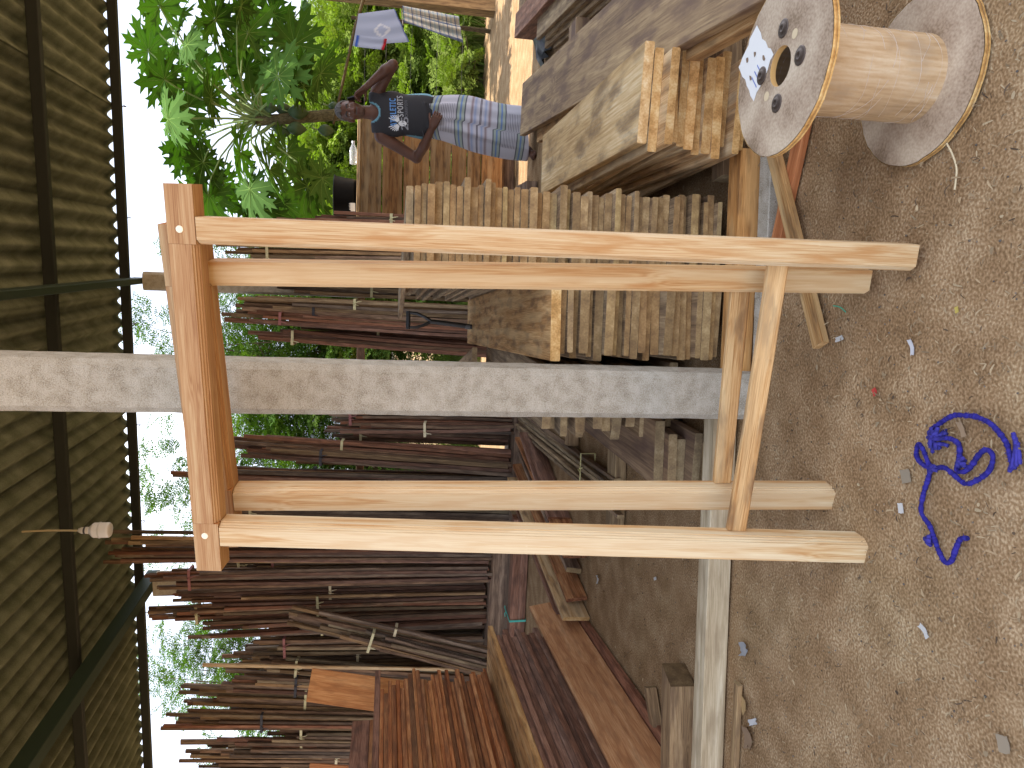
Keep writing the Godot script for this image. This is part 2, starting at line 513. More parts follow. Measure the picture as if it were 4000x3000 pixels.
func build_shed():
	var shed := thing("timber_shed", "open shed with a dark corrugated roof on concrete posts over the timber", "shed", Vector3.ZERO)
	# the roof sheets, each with seven corrugations
	var pitch := 0.13
	for course in 2:
		var d0 := 0.78 if course == 0 else 3.15
		var d1 := 3.4 if course == 0 else 6.75
		for k: int in (range(-4, 2) if course == 0 else range(-7, 4)):  # unseen near course cut short and narrow to let more light in
			var s0 := 0.24 + 0.91 * k
			var lift := (0.008 if posmod(k, 2) == 0 else 0.0) + (0.012 if course == 0 else 0.0)
			var mb := MB.new()
			var tone := tint(0.95, 0.1)
			var n := 60
			for side in 2:
				for i in n + 1:
					var s := s0 + (0.91 + 0.075) * i / n
					var ph := TAU * (s - 0.24) / pitch
					var hy := 0.027 - 0.027 * cos(ph)
					var sl := 0.027 * sin(ph) * TAU / pitch
					var nn := (Vector3.UP - SIDE * sl).normalized() * (-1.0 if side == 0 else 1.0)
					for e in 2:
						var d := d0 if e == 0 else d1
						mb.vert(in_shed(d, s, roof_y(d) + hy + lift + (0.006 if side == 1 else 0.0)), nn, Vector2(d, s), tone)
				var base := side * (n + 1) * 2
				for i in n:
					var q := base + i * 2
					mb.face(q, q + 1, q + 3)
					mb.face(q, q + 3, q + 2)
			put("roof_sheet", mb.mesh([M["roofing"]]), shed)
	# purlins under the sheets, rafters under the purlins
	for d in [6.68, 5.2, 3.7, 2.28, 0.9]:
		var mb := MB.new()
		var half: bool = d < 3.0
		var a := in_shed(d, -3.4 if half else -6.1, roof_y(d) - 0.075)
		mb.xf = aim(a, a + SIDE)
		mb.sweep(rect_profile(0.05, 0.072, 0.004), 5.5 if half else 10.0, 1, Color.WHITE)
		put("purlin", mb.mesh([M["steel"]]), shed)
	for r in [[0.2, 0.05], [-2.9, 0.1], [3.6, 0.05]]:
		var mb := MB.new()
		var s: float = {0.2: -0.29, -2.9: -3.06, 3.6: 3.6}[r[0]]
		var near_d := 0.85 if s < 3.0 else 3.2
		mb.xf = aim(in_shed(near_d, s, roof_y(near_d) - 0.19), in_shed(6.8, s, roof_y(6.8) - 0.19))
		mb.sweep(rect_profile(r[1], 0.112, 0.004), 6.8 - near_d, 1, Color.WHITE)
		put("rafter", mb.mesh([M["green_steel"]]), shed)
	# posts of concrete with chamfered corners
	var main := concrete_post(shed, Vector3(-0.022, 0, -2.325), 0.164, 3.28, Vector3(0.018, 0, 0))
	tag(main, "pale weathered concrete post behind the door frames", "")
	concrete_post(shed, Vector3(0.853, 0, -6.64), 0.16, 3.33, Vector3.ZERO)
	concrete_post(shed, Vector3(-1.9, 0, -7.07), 0.19, 3.34, Vector3.ZERO)
	for k in 7:
		var s := 2.06 - 0.91 * k
		var mb := MB.new()
		var p := in_shed(6.72, s, roof_y(6.7) - 0.1)
		mb.tube(PackedVector3Array([p + AWAY * -0.07, p + AWAY * 0.0, p + Vector3(0, 0.2, 0)]), PackedFloat32Array([0.004, 0.004, 0.004]), 5, Color(0.12, 0.1, 0.09))
		put("hook_bolt", mb.mesh([M["plain"]]), shed)
	# hanging lamp
	var lamp := thing("light_bulb", "white plastic bulb hanging on a cord under the roof", "light bulb", Vector3(-0.93, 2.96, -4.72))
	var mb2 := MB.new()
	mb2.tube(PackedVector3Array([Vector3(0, 0.13, 0), Vector3(0.004, 0.3, 0.0), Vector3(0, 0.44, 0)]), PackedFloat32Array([0.006, 0.006, 0.006]), 6, Color(0.42, 0.36, 0.22))
	put("cord", mb2.mesh([M["plain"]]), lamp)
	mb2 = MB.new()
	mb2.lathe(PackedVector2Array([Vector2(0.0, 0.13), Vector2(0.012, 0.128), Vector2(0.02, 0.11), Vector2(0.022, 0.075), Vector2(0.02, 0.07)]), 20, Color(0.6, 0.58, 0.52))
	mb2.lathe(PackedVector2Array([Vector2(0.021, 0.098), Vector2(0.0225, 0.096), Vector2(0.0225, 0.088), Vector2(0.021, 0.086)]), 20, Color(0.05, 0.05, 0.05))
	put("holder", mb2.mesh([M["plastic"]]), lamp)
	mb2 = MB.new()
	mb2.lathe(PackedVector2Array([Vector2(0.02, 0.07), Vector2(0.034, 0.055), Vector2(0.043, 0.045), Vector2(0.046, 0.04), Vector2(0.047, -0.03), Vector2(0.046, -0.045), Vector2(0.04, -0.053), Vector2(0.0, -0.056)]), 24, Color(0.78, 0.78, 0.75))
	mb2.lathe(PackedVector2Array([Vector2(0.047, 0.012), Vector2(0.0495, 0.01), Vector2(0.0495, 0.004), Vector2(0.047, 0.002)]), 24, Color(0.6, 0.6, 0.57))
	put("bulb", mb2.mesh([M["plastic"]]), lamp)

func concrete_post(shed: Node3D, at: Vector3, w: float, h: float, lean: Vector3) -> MeshInstance3D:
	var n := FastNoiseLite.new()
	n.seed = int(at.x * 100.0)
	n.frequency = 0.35
	var hw := w / 2.0
	var c := 0.02
	var prof := [Vector2(-hw + c, hw), Vector2(hw - c, hw), Vector2(hw, hw - c), Vector2(hw, -hw + c), Vector2(hw - c, -hw), Vector2(-hw + c, -hw), Vector2(-hw, -hw + c), Vector2(-hw, hw - c)]
	var mb := MB.new()
	var segs := 90
	for i in 8:
		var a: Vector2 = prof[i]
		var b: Vector2 = prof[(i + 1) % 8]
		var e := b - a
		var nn := Vector2(-e.y, e.x).normalized()
		if nn.dot(a + b) < 0: nn = -nn
		var n3 := (SIDE * nn.x - AWAY * nn.y)
		var cols := 6 if i % 2 == 0 else 1
		var first := -1
		for s in segs + 1:
			var y := h * s / segs - (0.05 if s == 0 else 0.0)
			for k in cols + 1:
				var q := a.lerp(b, float(k) / cols)
				var edge := k == 0 or k == cols
				var bump := n.get_noise_3d(q.x * 60.0, y * 22.0, q.y * 60.0) * (0.0035 if edge else 0.002) - (0.003 if edge else 0.0)
				var p := at + SIDE * q.x - AWAY * q.y + Vector3(0, y, 0) + lean * (y / h) + (SIDE * q.x - AWAY * q.y).normalized() * bump
				var id := mb.vert(p, n3, Vector2(y, k), Color(1, 1, 1))
				if first < 0: first = id
		for s in segs:
			for k in cols:
				var q := first + s * (cols + 1) + k
				mb.face(q, q + 1, q + cols + 2)
				mb.face(q, q + cols + 2, q + cols + 1)
	return put("concrete_post", mb.mesh([M["concrete"]]), shed)

# ---------------------------------------------------------------- the two door frames

func jamb_profile(w: float, depth: float, flip: float, moulded: bool) -> PackedVector2Array:
	# (across from the inner edge, depth); front face at y = 0
	var p := []
	if moulded:
		p = [Vector2(0.0, -0.02), Vector2(0.0025, -0.0185), Vector2(0.003, -0.0135), Vector2(0.0065, -0.011), Vector2(0.007, -0.006), Vector2(0.0105, -0.0045), Vector2(0.011, 0.0)]
	else:
		p = [Vector2(0.0, 0.0)]
	p.append_array([Vector2(w - 0.0015, 0.0), Vector2(w, -0.0015), Vector2(w, -depth), Vector2(0.0, -depth)])
	var o := PackedVector2Array()
	for q in p: o.append(Vector2(q.x * flip, q.y))
	return o

func build_door_frames():
	door_frame("new wooden door frame in front, its wide head resting above the other frame", Vector3(-0.0619, 0.0, -1.5858), 0.2688, 0.1484, 0.0211, 0.354, 0.063, 1.70, 0.065, 0.06, -0.489, 0.489, [0.338, 0.322], 0.31, "fresh", [Color(0.78, 0.74, 0.67), Color(0.84, 0.82, 0.76)])
	door_frame("narrower new wooden door frame leaning behind the front one against the post", Vector3(-0.022, 0.0, -1.735), 0.3168, 0.12, 0.0474, 0.279, 0.063, 1.69, 0.105, 0.06, -0.455, 0.43, [0.318, 0.332], 0.27, "fresh", [Color(0.78, 0.67, 0.52), Color(0.79, 0.73, 0.64)])

func door_frame(label: String, at: Vector3, yaw: float, lean: float, roll: float, inner: float, w: float, L: float, head_h: float, depth: float, h0: float, h1: float, brace_t: Array, brace_in: float, wood: String, tints: Array):
	var b := Vector3(cos(yaw), 0, sin(yaw))
	var back := Vector3(sin(yaw), 0, -cos(yaw))
	var upv := Vector3(0, cos(lean), 0) + back * sin(lean)
	var nrm := b.cross(upv)
	var b2 := b * cos(roll) + upv * sin(roll)
	var u2 := upv * cos(roll) - b * sin(roll)
	var f := thing("door_frame", label, "door frame", at)
	f.basis = Basis(b2, u2, nrm)
	for side in [1.0, -1.0]:
		var mb := MB.new()
		mb.xf = Transform3D(Basis(Vector3.UP, Vector3.BACK, Vector3.RIGHT), Vector3(inner * side, 0.012 if side > 0 else -0.006, 0))
		var c: Color = tints[0] if side > 0 else tints[1]
		mb.sweep(jamb_profile(w, depth, side, true), L - 0.002 - mb.xf.origin.y, 6, c, Vector2(rng.randf() * 3.0, rng.randf()), Vector2.ZERO, 0.0, null, 1, Color(0.85, 0.8, 0.75))
		# the stub of the jamb's back part that reaches a little lower
		put("leg", mb.mesh([M[wood], M["end_fresh"]]), f)
	var hb := MB.new()
	var off := Vector2(rng.randf() * 3.0, rng.randf())
	var hc := Color(0.76, 0.72, 0.68)
	for piece in [[h0, -inner - 0.0005, false], [-inner, inner, true], [inner + 0.0005, h1, false]]:
		hb.xf = Transform3D(Basis(Vector3.RIGHT, Vector3.BACK, Vector3.DOWN), Vector3(piece[0], L, 0))
		hb.sweep(jamb_profile(head_h, depth, -1.0, piece[2]), piece[1] - piece[0], 2, hc, off + Vector2(piece[0], 0), Vector2.ZERO, 0.0, null, 1, Color(0.8, 0.72, 0.65))
	put("head", hb.mesh([M["fresh_head"], M["end_fresh"]]), f)
	for side in [1.0, -1.0]:
		var pb := MB.new()
		pb.xf = Transform3D(Basis(Vector3.RIGHT, Vector3.BACK, Vector3.DOWN), Vector3((inner + 0.034) * side, L + 0.035, 0.0))
		pb.lathe(PackedVector2Array([Vector2(0.0085, -0.004), Vector2(0.0085, 0.0015), Vector2(0.0075, 0.0022), Vector2(0.0, 0.0022)]), 18, Color(0.95, 0.9, 0.72))
		put("peg", pb.mesh([M["plain"]]), f)
	var br := put("brace", board_mesh(inner * 2.0 - 0.002, 0.05, 0.02, "yellowed", Color(0.95, 0.86, 0.74), 3, 0.002, 0.02), f)
	tag(br, "rough temporary batten nailed between the legs", "")
	var p0 := Vector3(-inner + 0.001, brace_t[0], -0.061)
	var p1 := Vector3(inner - 0.001, brace_t[1], -0.061)
	var x := (p1 - p0).normalized()
	br.transform = Transform3D(Basis(x, Vector3.BACK, x.cross(Vector3.BACK)), p0)

# ---------------------------------------------------------------- sawn timber

func lay(called: String, label: String, category: String, group: String, near: Vector3, dir: Vector3, L: float, W: float, T: float, wood: String, col: Color, roll := 0.0, bow := 0.004, rough := 0.015, endcol := Color(1, 1, 1), skew := 0.02) -> MeshInstance3D:
	# a board whose near end's bottom centre is at «near», running along «dir»
	var o := put(called, board_mesh(L, W, T, wood, col, 3, bow, rough, endcol, skew))
	o.transform = aim(near, near + dir, roll)
	return tag(o, label, category, group)

func nth(i: int) -> String:
	var words := ["first", "second", "third", "fourth", "fifth", "sixth", "seventh", "eighth", "ninth", "tenth", "eleventh", "twelfth"]
	if i < words.size(): return words[i]
	var n := i + 1
	var e := "th"
	if n % 100 < 11 or n % 100 > 13: e = {1: "st", 2: "nd", 3: "rd"}.get(n % 10, "th")
	return "%d%s" % [n, e]

func heading(deg: float, rise := 0.0) -> Vector3:
	return Vector3(sin(deg_to_rad(deg)), rise, -cos(deg_to_rad(deg))).normalized()

func build_stacks():
	# bearers on the ground
	lay("bearer", "square timber bearer with an orange side under the tall board stack", "timber", "", Vector3(0.815, 0.0, -2.285), (Vector3(-0.1, 0, -2.35) - Vector3(0.815, 0, -2.285)), 0.92, 0.085, 0.075, "yellowed", Color(1.0, 0.78, 0.52))
	lay("bearer", "long pale square timber lying on the soil behind the frames' feet", "timber", "", Vector3(-0.1, 0.0, -2.43), Vector3(-1, 0, -0.052), 2.6, 0.085, 0.088, "pale_wood", Color(1, 0.99, 0.96), 0.0, 0.003, 0.01)
	lay("bearer", "pale timber bearer crossing under the boards behind the post", "timber", "", Vector3(0.62, 0.0, -3.6), Vector3(-1, 0, -0.05), 1.5, 0.14, 0.06, "old", Color(1.2, 1.1, 0.95))
	lay("bearer", "hidden far bearer under the board stacks", "timber", "", Vector3(0.9, 0.0, -4.5), Vector3(-1, 0, -0.05), 1.3, 0.09, 0.075, "old", Color(1, 0.95, 0.9))
	# tall stack right of the post: ends face the camera
	var y := 0.079
	var i := 0
	while y < 1.165:
		var t := rng.randf_range(0.018, 0.029)
		var w := rng.randf_range(0.265, 0.295)
		lay("stacked_board", "weathered board seen end-on in the tall stack behind the frames, %s from the ground" % nth(i), "board", "boards in the tall stack behind the frames", Vector3(0.528 + rng.randf_range(-0.012, 0.012) + (0.01 if y < 0.4 else 0.0), y, -2.40 + rng.randf_range(-0.028, 0.022) + y * 0.02), heading(4.4 + rng.randf_range(-0.5, 0.5)), 2.35 + rng.randf_range(-0.1, 0.1), w, t - 0.0016, "old", tint(0.92, 0.2), 0.0, 0.001, 0.004, tint(rng.randf_range(0.72, 1.12), 0.16) * Color(1.03, 0.93, 0.8), 0.05)
		y += t
		i += 1
	lay("loose_board", "pale board lying askew on top of the tall board stack", "board", "", Vector3(0.60, y + 0.001, -2.45), heading(-6.0), 1.6, 0.15, 0.024, "old", Color(1.1, 1.05, 1.0))
	# lower stack beside the post
	y = 0.079
	i = 0
	while y < 0.655:
		var t := rng.randf_range(0.02, 0.034)
		lay("stacked_board", "grey-brown board end in the low stack touching the post, %s from the ground" % nth(i), "board", "boards in the low stack beside the post", Vector3(0.238 + rng.randf_range(-0.012, 0.012), y, -2.37 + rng.randf_range(-0.035, 0.03)), heading(4.4 + rng.randf_range(-0.6, 0.6)), 2.4 + rng.randf_range(-0.1, 0.1), rng.randf_range(0.265, 0.29), t - 0.0016, "old", tint(0.9, 0.2), 0.0, 0.001, 0.004, tint(rng.randf_range(0.7, 1.08), 0.18) * Color(1.03, 0.93, 0.8), 0.08)
		y += t
		i += 1
	lay("wide_board", "wide dark-hearted board topping the low stack beside the post", "board", "", Vector3(0.23, y + 0.001, -2.34), heading(4.4), 2.55, 0.30, 0.034, "yellowed", Color(0.98, 0.86, 0.7), 0.0, 0.002, 0.004, Color(1.05, 1, 0.9), 0.06)
	lay("wide_board", "short board end poking out behind the wide dark-hearted board", "board", "", Vector3(0.10, y + 0.037, -4.3), heading(-4.0), 1.0, 0.24, 0.03, "old", Color(0.95, 0.9, 0.85))
	# boards behind the post whose skewed ends show on its left
	y = 0.06
	i = 0
	while y < 0.6:
		var t := rng.randf_range(0.026, 0.042)
		lay("skewed_board", "sawn board end jutting out behind the post above the slabs, %s from the ground" % nth(i), "board", "boards stacked askew behind the post", Vector3(-0.065 + rng.randf_range(-0.05, 0.04), y, -2.80 + rng.randf_range(-0.1, 0.05)), heading(9.8 + rng.randf_range(-2, 2)), 1.7, rng.randf_range(0.24, 0.28), t - 0.0006, "old", tint(0.95, 0.18), 0.0, 0.002, 0.006, tint(1.0, 0.15), 0.3)
		y += t
		i += 1
	# slabs left of the post
	var slabs := [[-0.335, 0.004, -2.62, 0.25, 0.036], [-0.30, 0.041, -2.60, 0.24, 0.032], [-0.345, 0.074, -2.68, 0.27, 0.04], [-0.315, 0.115, -2.66, 0.25, 0.036], [-0.27, 0.152, -2.70, 0.26, 0.04]]
	for k in slabs.size():
		var s = slabs[k]
		lay("thick_slab", "cracked purplish slab on top of the low pile between post and legs" if k == 4 else "thick dark slab in the low pile between post and legs, %s from the ground" % nth(k), "slab", "" if k == 4 else "slabs in the low pile between post and legs", Vector3(s[0], s[1], s[2]), heading(10.0 + rng.randf_range(-2, 2)), 1.9, s[3], s[4] - 0.0006, "walnut", tint(0.92, 0.12), 0.0, 0.002, 0.006, tint(0.88, 0.12), 0.15)
	# boards lying on edge, running back from the left legs
	var loose := [
		[Vector3(-1.07, 0.0, -4.30), Vector3(-0.47, 0.0, -6.05), 0.15, "rusty", 0.0], [Vector3(-1.20, 0.0, -4.42), Vector3(-0.62, 0.0, -6.2), 0.10, "brownish", 0.35],
		[Vector3(-1.33, 0.0, -4.28), Vector3(-0.72, 0.0, -6.25), 0.13, "rusty", -0.2], [Vector3(-1.44, 0.0, -4.22), Vector3(-0.86, 0.0, -6.3), 0.17, "yellowed", 0.1],
		[Vector3(-1.52, 0.0, -4.5), Vector3(-0.99, 0.0, -6.4), 0.14, "reddish", 0.2], [Vector3(-0.92, 0.0, -4.7), Vector3(-0.42, 0.0, -5.8), 0.16, "reddish", 0.15]]
	var said := ["rust-brown board on edge with a pale sawn end behind the white-faced leg", "thin dark board leaning among the boards on edge", "bark-edged rusty board on edge, in the middle of those before the tied laths", "board on edge with the lightest sawn end beside the long orange plank", "dark red board on edge nearest the long red-brown stack", "dark pointed board on edge right next to the tied laths"]
	for k in loose.size():
		var l = loose[k]
		var o := lay("board_on_edge", said[k], "board", "boards on edge behind the frame legs", l[0] + Vector3(0, 0.0, 0), l[1] - l[0], l[0].distance_to(l[1]), 0.03, l[2], l[3], tint(0.95, 0.1), l[4] * 0.5, 0.01, 0.02, Color(1.3, 1.15, 0.95), 0.3)
		o.position.y += absf(sin(l[4] * 0.5)) * 0.015
	var ln := Vector3(-0.585, 0.03, -3.55)
	var lf := Vector3(-0.33, 0.03, -6.4)
	var laths := thing("tied_laths", "thin weathered laths tied with a straw band, lying behind the post", "lath bundle", ln)
	var lx := aim(Vector3.ZERO, lf - ln)
	for k in 7:
		var st := put("lath", board_mesh(2.85 + rng.randf_range(-0.1, 0.05), 0.022, 0.04 + (k % 3) * 0.012, "old" if k % 3 else "walnut", tint(1.0, 0.2), 3, 0.012, 0.02), laths)
		st.transform = lx * Transform3D(Basis.IDENTITY, Vector3(rng.randf_range(-0.05, 0.05), 0.0, -0.09 + k * 0.029))
	strap(laths, lx * Transform3D(Basis.IDENTITY, Vector3(0.55, 0, 0)), Vector3(0.0, 0.034, 0.0), 0.125, 0.04, Color(0.72, 0.66, 0.32))
	# left stack: long red-brown boards running away from the camera
	var dir := heading(3.5)
	y = 0.575
	i = 0
	while y < 1.25:
		var t := rng.randf_range(0.02, 0.03)
		var far_end := -4.55 + rng.randf_range(-0.13, 0.1) + (0.12 if y > 1.1 else 0.0)
		var w := 0.34
		var x_right := -1.87 + rng.randf_range(-0.03, 0.022)
		var L := 2.9
		var far_pt := Vector3(x_right - w / 2.0, y, far_end)
		lay("rough_board", "rough board edge high in the long red-brown stack, %s above its pale plank" % nth(i), "board", "boards high in the long red-brown stack", far_pt - dir * L, dir, L, w, t - 0.0006, "rusty", tint(0.8, 0.45) * Color(1.06, 0.94, 0.84), 0.0, 0.006, 0.02, Color(1.0, 0.9, 0.8), 0.1)
		y += t
		i += 1
	lay("rough_board", "dark board lying along the very top of the long red-brown stack", "board", "", Vector3(-2.02, y + 0.001, -4.82) - dir * 3.0, dir, 3.0, 0.2, 0.035, "reddish", Color(0.8, 0.75, 0.7))
	for q in [[-2.3, 1.36, -4.62, 0.3, 0.03], [-2.28, 1.33, -4.5, 0.26, 0.028]]:
		lay("rough_board", ("thick" if q[4] == 0.03 else "thinner") + " short board on the raised back row of the red-brown stack", "board", "raised back row of the long red-brown stack", Vector3(q[0], y + 0.002 + (q[1] - 1.33), q[2]) - dir * 2.5, dir, 2.5, q[3], q[4], "rusty", tint(0.8, 0.2))
	lay("rough_board", "tilted dark board end rising on the red-brown stack's top", "board", "", Vector3(-2.24, y + 0.065, -4.72) - dir * 2.5, dir, 2.5, 0.07, 0.11, "reddish", Color(0.75, 0.7, 0.66))
	y = 0.02
	i = 0
	while y < 0.5:
		var t := rng.randf_range(0.03, 0.04)
		var far_end := -4.72 + rng.randf_range(-0.1, 0.08)
		var w := 0.62
		var x_right := -1.68 + rng.randf_range(-0.015, 0.01)
		lay("lower_board", "dark reddish board edge low in the long red-brown stack, %s from the ground" % nth(i), "board", "wide boards low in the long red-brown stack", Vector3(x_right - w / 2.0, y, far_end) - dir * 2.9, dir, 2.9, w, t - 0.0006, "reddish", tint(0.82, 0.3), 0.0, 0.003, 0.01, Color(1, 0.9, 0.8), 0.08)
		y += t
		i += 1
	lay("wide_board", "wide pale plank lying on the step of the long red-brown stack", "board", "", Vector3(-1.85, y + 0.001, -4.86) - dir * 2.9, dir, 2.9, 0.36, 0.034, "yellowed", Color(0.9, 0.72, 0.52), 0.0, 0.002, 0.006)
	var bp := lay("wide_board", "long wide orange plank set on edge along the foot of the red-brown stack", "board", "", Vector3(-1.672, 0.035, -2.3), Vector3(-1.5, 0.035, -4.72) - Vector3(-1.672, 0.035, -2.3), 2.42, 0.03, 0.245, "orange_wood", Color(0.95, 0.92, 0.88), -0.16, 0.002, 0.004)
	bp.position.x += 0.02
	lay("low_board", "narrow dark red board flat on the ground under the wide orange plank", "board", "", Vector3(-1.63, 0.0, -2.2), heading(3.6), 2.5, 0.09, 0.03, "reddish", Color(0.95, 0.8, 0.7))
	# leaning plank ends above the left stack
	for q in [[Vector3(-2.14, 1.20, -4.92), Vector3(-2.1, 1.74, -5.08), 0.215, "wide orange plank standing on end behind the red-brown stack's top", Color(1.25, 1.05, 0.75)], [Vector3(-2.66, 1.25, -4.72), Vector3(-2.66, 1.72, -4.85), 0.25, "square orange plank end at the picture's bottom edge behind the red-brown stack", Color(1.0, 0.75, 0.58)]]:
		var up: Vector3 = q[1] - q[0]
		var lp := put("leaning_plank", board_mesh(up.length() + 1.15, q[2], 0.03, "orange_wood", q[4] * 0.8, 2))
		var x := up.normalized()
		var zz := (Vector3(0.93, 0, -0.3) - x * x.dot(Vector3(0.93, 0, -0.3))).normalized()
		lp.transform = Transform3D(Basis(x, zz.cross(x), zz), q[0] - x * 1.15)
		tag(lp, q[3], "plank")
	# chunks between the stack and the pale timber
	lay("timber_offcut", "grey wedge-shaped timber offcut against the long pale timber", "offcut", "", Vector3(-1.19, 0.0, -2.76), Vector3(-0.42, 0, 0.0), 0.55, 0.13, 0.10, "old", Color(1.0, 0.95, 0.9), 0.1, 0.0, 0.0, Color(0.65, 0.6, 0.55), 0.4)
	lay("timber_offcut", "small weathered chip of wood beside the orange plank", "offcut", "", Vector3(-1.40, 0.0, -3.14), Vector3(-0.3, 0, 0.16), 0.16, 0.06, 0.045, "old", Color(0.9, 0.85, 0.8), 0.1, 0.0, 0.1, Color.WHITE, 0.6)
	lay("timber_offcut", "thin strip of wood lying in front of the pale timber", "offcut", "", Vector3(-1.05, 0.0, -2.335), Vector3(-1, 0, -0.06), 0.32, 0.035, 0.02, "old", Color(1.05, 0.95, 0.85))
	# in front of the right bearer
	lay("batten", "weathered batten lying aslant on the ground between the frames and the drum", "batten", "", Vector3(0.125, 0.002, -1.868), Vector3(0.86, 0.034, -2.13) - Vector3(0.125, 0.002, -1.868), 0.79, 0.05, 0.026, "yellowed", Color(0.8, 0.72, 0.58))
	lay("red_plank", "narrow red-brown plank on the ground under the aslant batten", "plank", "", Vector3(0.9, 0.0, -1.935), Vector3(0.26, 0.0, -2.2) - Vector3(0.9, 0.0, -1.935), 0.69, 0.055, 0.025, "orange_wood", Color(0.85, 0.62, 0.5))
	var ks := put("concrete_strip", board_mesh(0.9, 0.07, 0.045, "old", Color.WHITE, 6, 0.004, 0.06))
	ks.mesh.surface_set_material(0, M["concrete"]); ks.mesh.surface_set_material(1, M["concrete"])
	ks.transform = aim(Vector3(0.95, -0.02, -2.165), Vector3(0.1, -0.02, -2.205))
	tag(ks, "worn grey concrete strip half buried in front of the orange-sided bearer", "kerb")

func strap(parent: Node3D, at: Transform3D, mid: Vector3, half_z: float, half_y: float, col: Color, w := 0.009):
	# a flat band round a bundle whose length runs along x
	var mb := MB.new()
	mb.xf = at
	var r := 0.004
	for q in [[Vector3(0, half_y + r, 0), Vector3(w, 0.0012, half_z + r)], [Vector3(0, -half_y - r, 0), Vector3(w, 0.0012, half_z + r)], [Vector3(0, 0, half_z + r), Vector3(w, half_y + r, 0.0012)], [Vector3(0, 0, -half_z - r), Vector3(w, half_y + r, 0.0012)]]:
		mb.box(mid + q[0], q[1], col)
	# loose tails hanging from the knot
	var side := 1.0 if int(absf(mid.x) * 1000.0) % 2 == 0 else -1.0
	var p := mid + Vector3(0, half_y + r, half_z * 0.3 * side)
	mb.tube(PackedVector3Array([p, p + Vector3(-0.02, 0.01, 0.01 * side), p + Vector3(-0.06, 0.004, 0.018 * side)]), PackedFloat32Array([0.006, 0.005, 0.003]), 4, col)
	if side > 0: mb.tube(PackedVector3Array([p, p + Vector3(0.015, 0.01, -0.008), p + Vector3(-0.035, 0.008, -0.02)]), PackedFloat32Array([0.005, 0.004, 0.003]), 4, col)
	put("tie_band", mb.mesh([M["plain"]]), parent)

